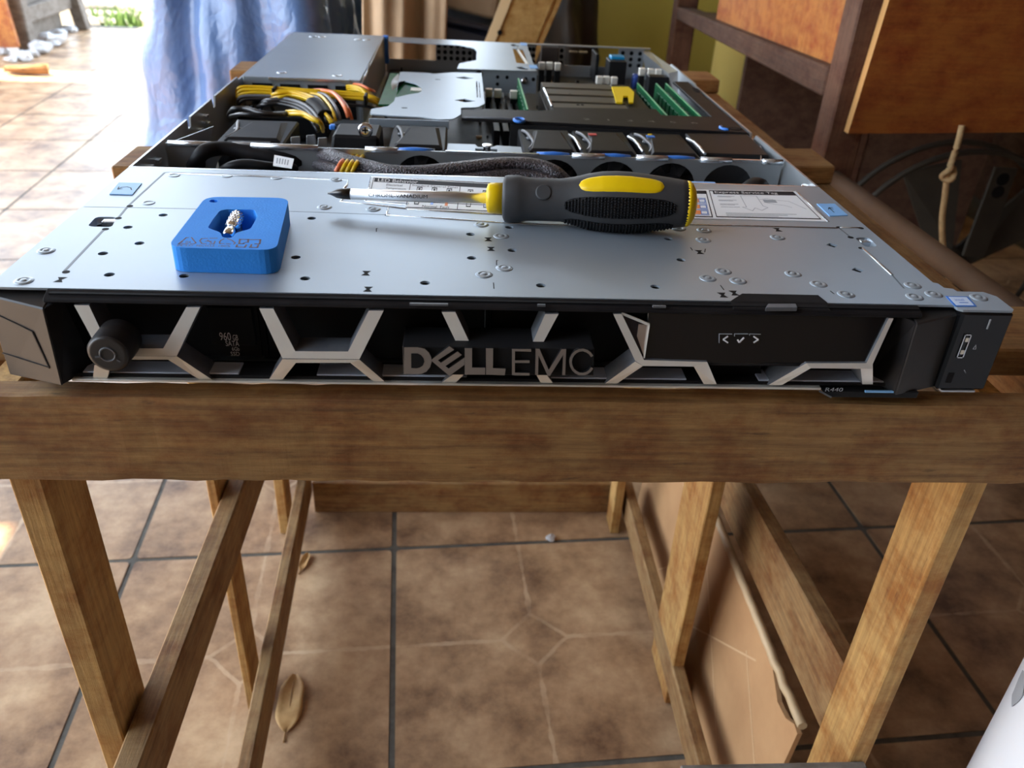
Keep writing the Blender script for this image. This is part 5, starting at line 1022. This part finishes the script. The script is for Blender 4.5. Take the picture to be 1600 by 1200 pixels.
icon([(-124.2,27.0,12.0),(-124.3,29.4,12.0),(-123.4,31.1,12.0)]); icon([(-121.9,31.7,12.0),(-119.2,29.5,12.0),(-117.2,26.5,12.0),(-117.5,25.1,12.0)]); icon([(-122.0,25.2,12.0),(-123.8,25.4,12.0),(-124.5,27.6,12.0)]); icon([(-120.8,25.3,12.0),(-119.0,25.2,12.0)])
icon([(-112.4,31.1,12.0),(-116.1,31.1,12.0),(-115.3,25.8,12.0),(-113.4,25.8,12.0),(-113.3,26.5,12.0)], .8); icon([(-111.7,31.0,12.0),(-106.9,31.3,12.0),(-106.2,26.2,12.0),(-108.1,26.1,12.0)], .8); icon([(-115.8,24.2,12.0),(-115.6,21.9,12.0),(-111.8,21.7,12.0),(-111.8,24.5,12.0)], .8); icon([(-109.7,21.8,12.0),(-106.3,21.7,12.0),(-106.5,24.8,12.0)], .8)
icon([(-112.4,31.3,12.0),(-111.7,27.8,12.0),(-112.7,27.7,12.0)], .8); icon([(-109.4,22.1,12.0),(-109.6,25.0,12.0)], .8)
def ftext(s_, p): text_mb(mb, s_, p[2], Vector(p[1])-Vector(p[2]) if False else Vector(p[3])-Vector(p[2]), Vector(p[0])-Vector(p[2]), .04)
ftext('PE-LD', [(-141.7,22.9,12.0),(-141.7,22.9,12.0),(-141.4,21.2,12.0),(-134.7,21.6,12.0)]); ftext('RECYCLE', [(-133.4,23.2,12.0),(-133.4,23.2,12.0),(-133.0,21.0,12.0),(-125.2,21.5,12.0)]); ftext('100%', [(-123.7,23.4,12.0),(-123.7,23.4,12.0),(-123.4,21.4,12.0),(-118.2,21.7,12.0)]); ftext('04', [(-139.4,27.4,12.0),(-139.4,27.4,12.0),(-138.9,24.8,12.0),(-136.6,24.9,12.0)])
build('printed_marks', mb, MAROON, fb)
bt = thing('screwdriver_bit', 'small knurled steel bit lying in the recess of the blue foam block', 'bit', (-132.4,80.6,0.1))
b0, b1 = Vector((-127.1,74.8,8.5)), Vector((-126.0,45.8,7.0))
Lb = (b1-b0).length; mb = MB(); mb.lathe([(0, 1.8), (1.0, 3.0), (1.8, 3.3), (Lb*.62, 3.3), (Lb*.66, 2.7), (Lb*.70, 2.7), (Lb*.72, 3.1), (Lb*.95, 2.9), (Lb, 2.2)], b0, b1, 24); build('bit_body', mb, CHROME, bt)
mb = MB(); db = (b1-b0).normalized(); ub = (Vector((0, 0, 1)) - db*db.z).normalized(); qb = ub.cross(db)
for i in range(6):
    for k in range(7):
        a = -1.5 + .5*k + .25*(i % 2); c0 = b0 + db*(4 + i*(Lb*.5/6)) + (ub*math.cos(a) + qb*math.sin(a))*3.2
        mb.lathe([(-.2, 1.1), (.35, .5)], c0, c0 + ub*math.cos(a) + qb*math.sin(a), 6)
build('bit_knurl', mb, CHROME, bt)
for f_ in (.2, .8):
    p = b0.lerp(b1, f_); build('bit_rest', MB().box(p.x-2, p.x+2, p.y-1, p.y+1, 0.05, p.z-2), STEEL2, bt)

# screwdriver
ta, te = Vector((-87.4,110.9,8.5)), Vector((110.9,86.9,16.0)); LL = (te-ta).length; dd = (te-ta).normalized()
def tx(px_): return LL*(px_-512)/575.0
sd = thing('screwdriver', 'cross-head screwdriver with dark grey and yellow handle lying on the server cover', 'screwdriver', (tuple(te.lerp(ta, .3))[0], tuple(te.lerp(ta, .3))[1], 0.0))
mb = MB(); mb.lathe([(tx(548), 3.0), (tx(775), 3.0)], ta, te, 20, 0); build('shaft', mb, SHAFT, sd)
mb = MB(); mb.lathe([(0, .5), (2, 1.0), (tx(527), 2.5), (tx(535), 2.9), (tx(549), 3.05)], ta, te, 20, 0, lambda t, ph: 1 - .32*max(0, math.cos(4*ph))*max(0, 1-t/tx(540))); build('tip', mb, mat('dark_tip', (.10, .095, .09), .3, 1), sd)
prof = [(tx(790), 10.5), (tx(792), 12.0), (tx(796), 12.4), (tx(812), 12.6), (tx(818), 12.2), (tx(826), 11.6), (tx(842), 11.4), (tx(880), 11.4), (tx(900), 12.6), (tx(920), 14.4), (tx(942), 15.7), (tx(962), 16.1), (tx(985), 15.9), (tx(1010), 15.0), (tx(1040), 13.7), (tx(1062), 12.6), (tx(1073), 12.1), (tx(1074), 10.5)]
def RR(t):
    for (a, ra), (b, rb) in zip(prof[:-1], prof[1:]):
        if a <= t <= b and b > a: return ra + (rb-ra)*(t-a)/(b-a)
    return prof[-1][1]
mb = MB(); mb.lathe(prof, ta, te, 48); build('handle', mb, RUBBER, sd)
mb = MB(); mb.lathe([(tx(764), 5.5), (tx(766), 7.6), (tx(770), 8.2), (tx(791), 8.4)], ta, te, 32); build('collar', mb, YELLOW, sd)
mb = MB(); mb.lathe([(tx(1071), 12.2), (tx(1076), 12.0), (tx(1081), 10.5), (tx(1085), 7.8), (tx(1088), 3.5)], ta, te, 40); build('end_cap', mb, YELLOW, sd)
su = (Vector((0, 0, 1)) - dd*dd.z).normalized(); sq_ = su.cross(dd)
def onh(t, ph, ex=0): r = RR(t)+ex; return ta + dd*t + su*(math.cos(ph)*r) + sq_*(math.sin(ph)*r)
def pad(name, t0, t1, ph0, hw, m_, h=.7):
    mb = MB(); n, q = 40, 10; vs = []
    for i in range(n+1):
        s_ = i/n*2-1; t = t0 + (t1-t0)*i/n; e = (1-abs(s_)**7)**.5
        for k in range(q+1):
            c_ = k/q*2-1; d_ = max(abs(c_), abs(s_)**3); vs.append(onh(t, ph0 + c_*hw*max(e, .02), h*(1-d_**6)-.05))
    mb.add(vs, [(i*(q+1)+k, (i+1)*(q+1)+k, (i+1)*(q+1)+k+1, i*(q+1)+k+1) for i in range(n) for k in range(q)], 0, True)
    return build(name, mb, m_, sd)
pad('yellow_pad', tx(906), tx(1034), math.radians(-34), .34, YELLOW, .8)
for ph0 in (math.radians(-84), math.radians(-138), math.radians(60)):
    g_ = pad('grip_pad', tx(884), tx(1054), ph0, .37, RUBBER2, .35)
    mb = MB()
    for i in range(34):
        for k in range(8):
            c_ = (k-3.5 + .25*(i % 2) - .12)/4; s_ = (i-16.5)/17.2
            if abs(c_) > .93*(1-abs(s_)**6)**.5: continue
            t = (tx(884)+tx(1054))/2 + s_*(tx(1054)-tx(884))/2; ph = ph0 + c_*.35; p = onh(t, ph, .2); n_ = (su*math.cos(ph)+sq_*math.sin(ph))
            mb.lathe([(0, .72), (.45, .5), (.62, .2)], p, p+n_, 6)
    o = build('grip_studs', mb, RUBBER2, g_); o['kind'] = 'stuff'
mb = MB(); ph = math.radians(-52); p = onh(tx(853), ph, -.3); mb.lathe([(0, 4.4), (.5, 4.2), (.7, 3.6)], p, p + su*math.cos(ph)+sq_*math.sin(ph), 20); build('hang_plug', mb, RUBBER, sd)
mb = MB(); ph = math.radians(-70); nrm = su*math.cos(ph)+sq_*math.sin(ph); up_ = su*math.sin(-ph)+sq_*math.cos(ph); o_ = ta + dd*tx(579) + nrm*2.95 - up_*1.3
text_mb(mb, 'CHROME-VANADIUM', o_, dd*(tx(672)-tx(579)), up_*1.9, .12); build('shaft_lettering', mb, INK, sd)
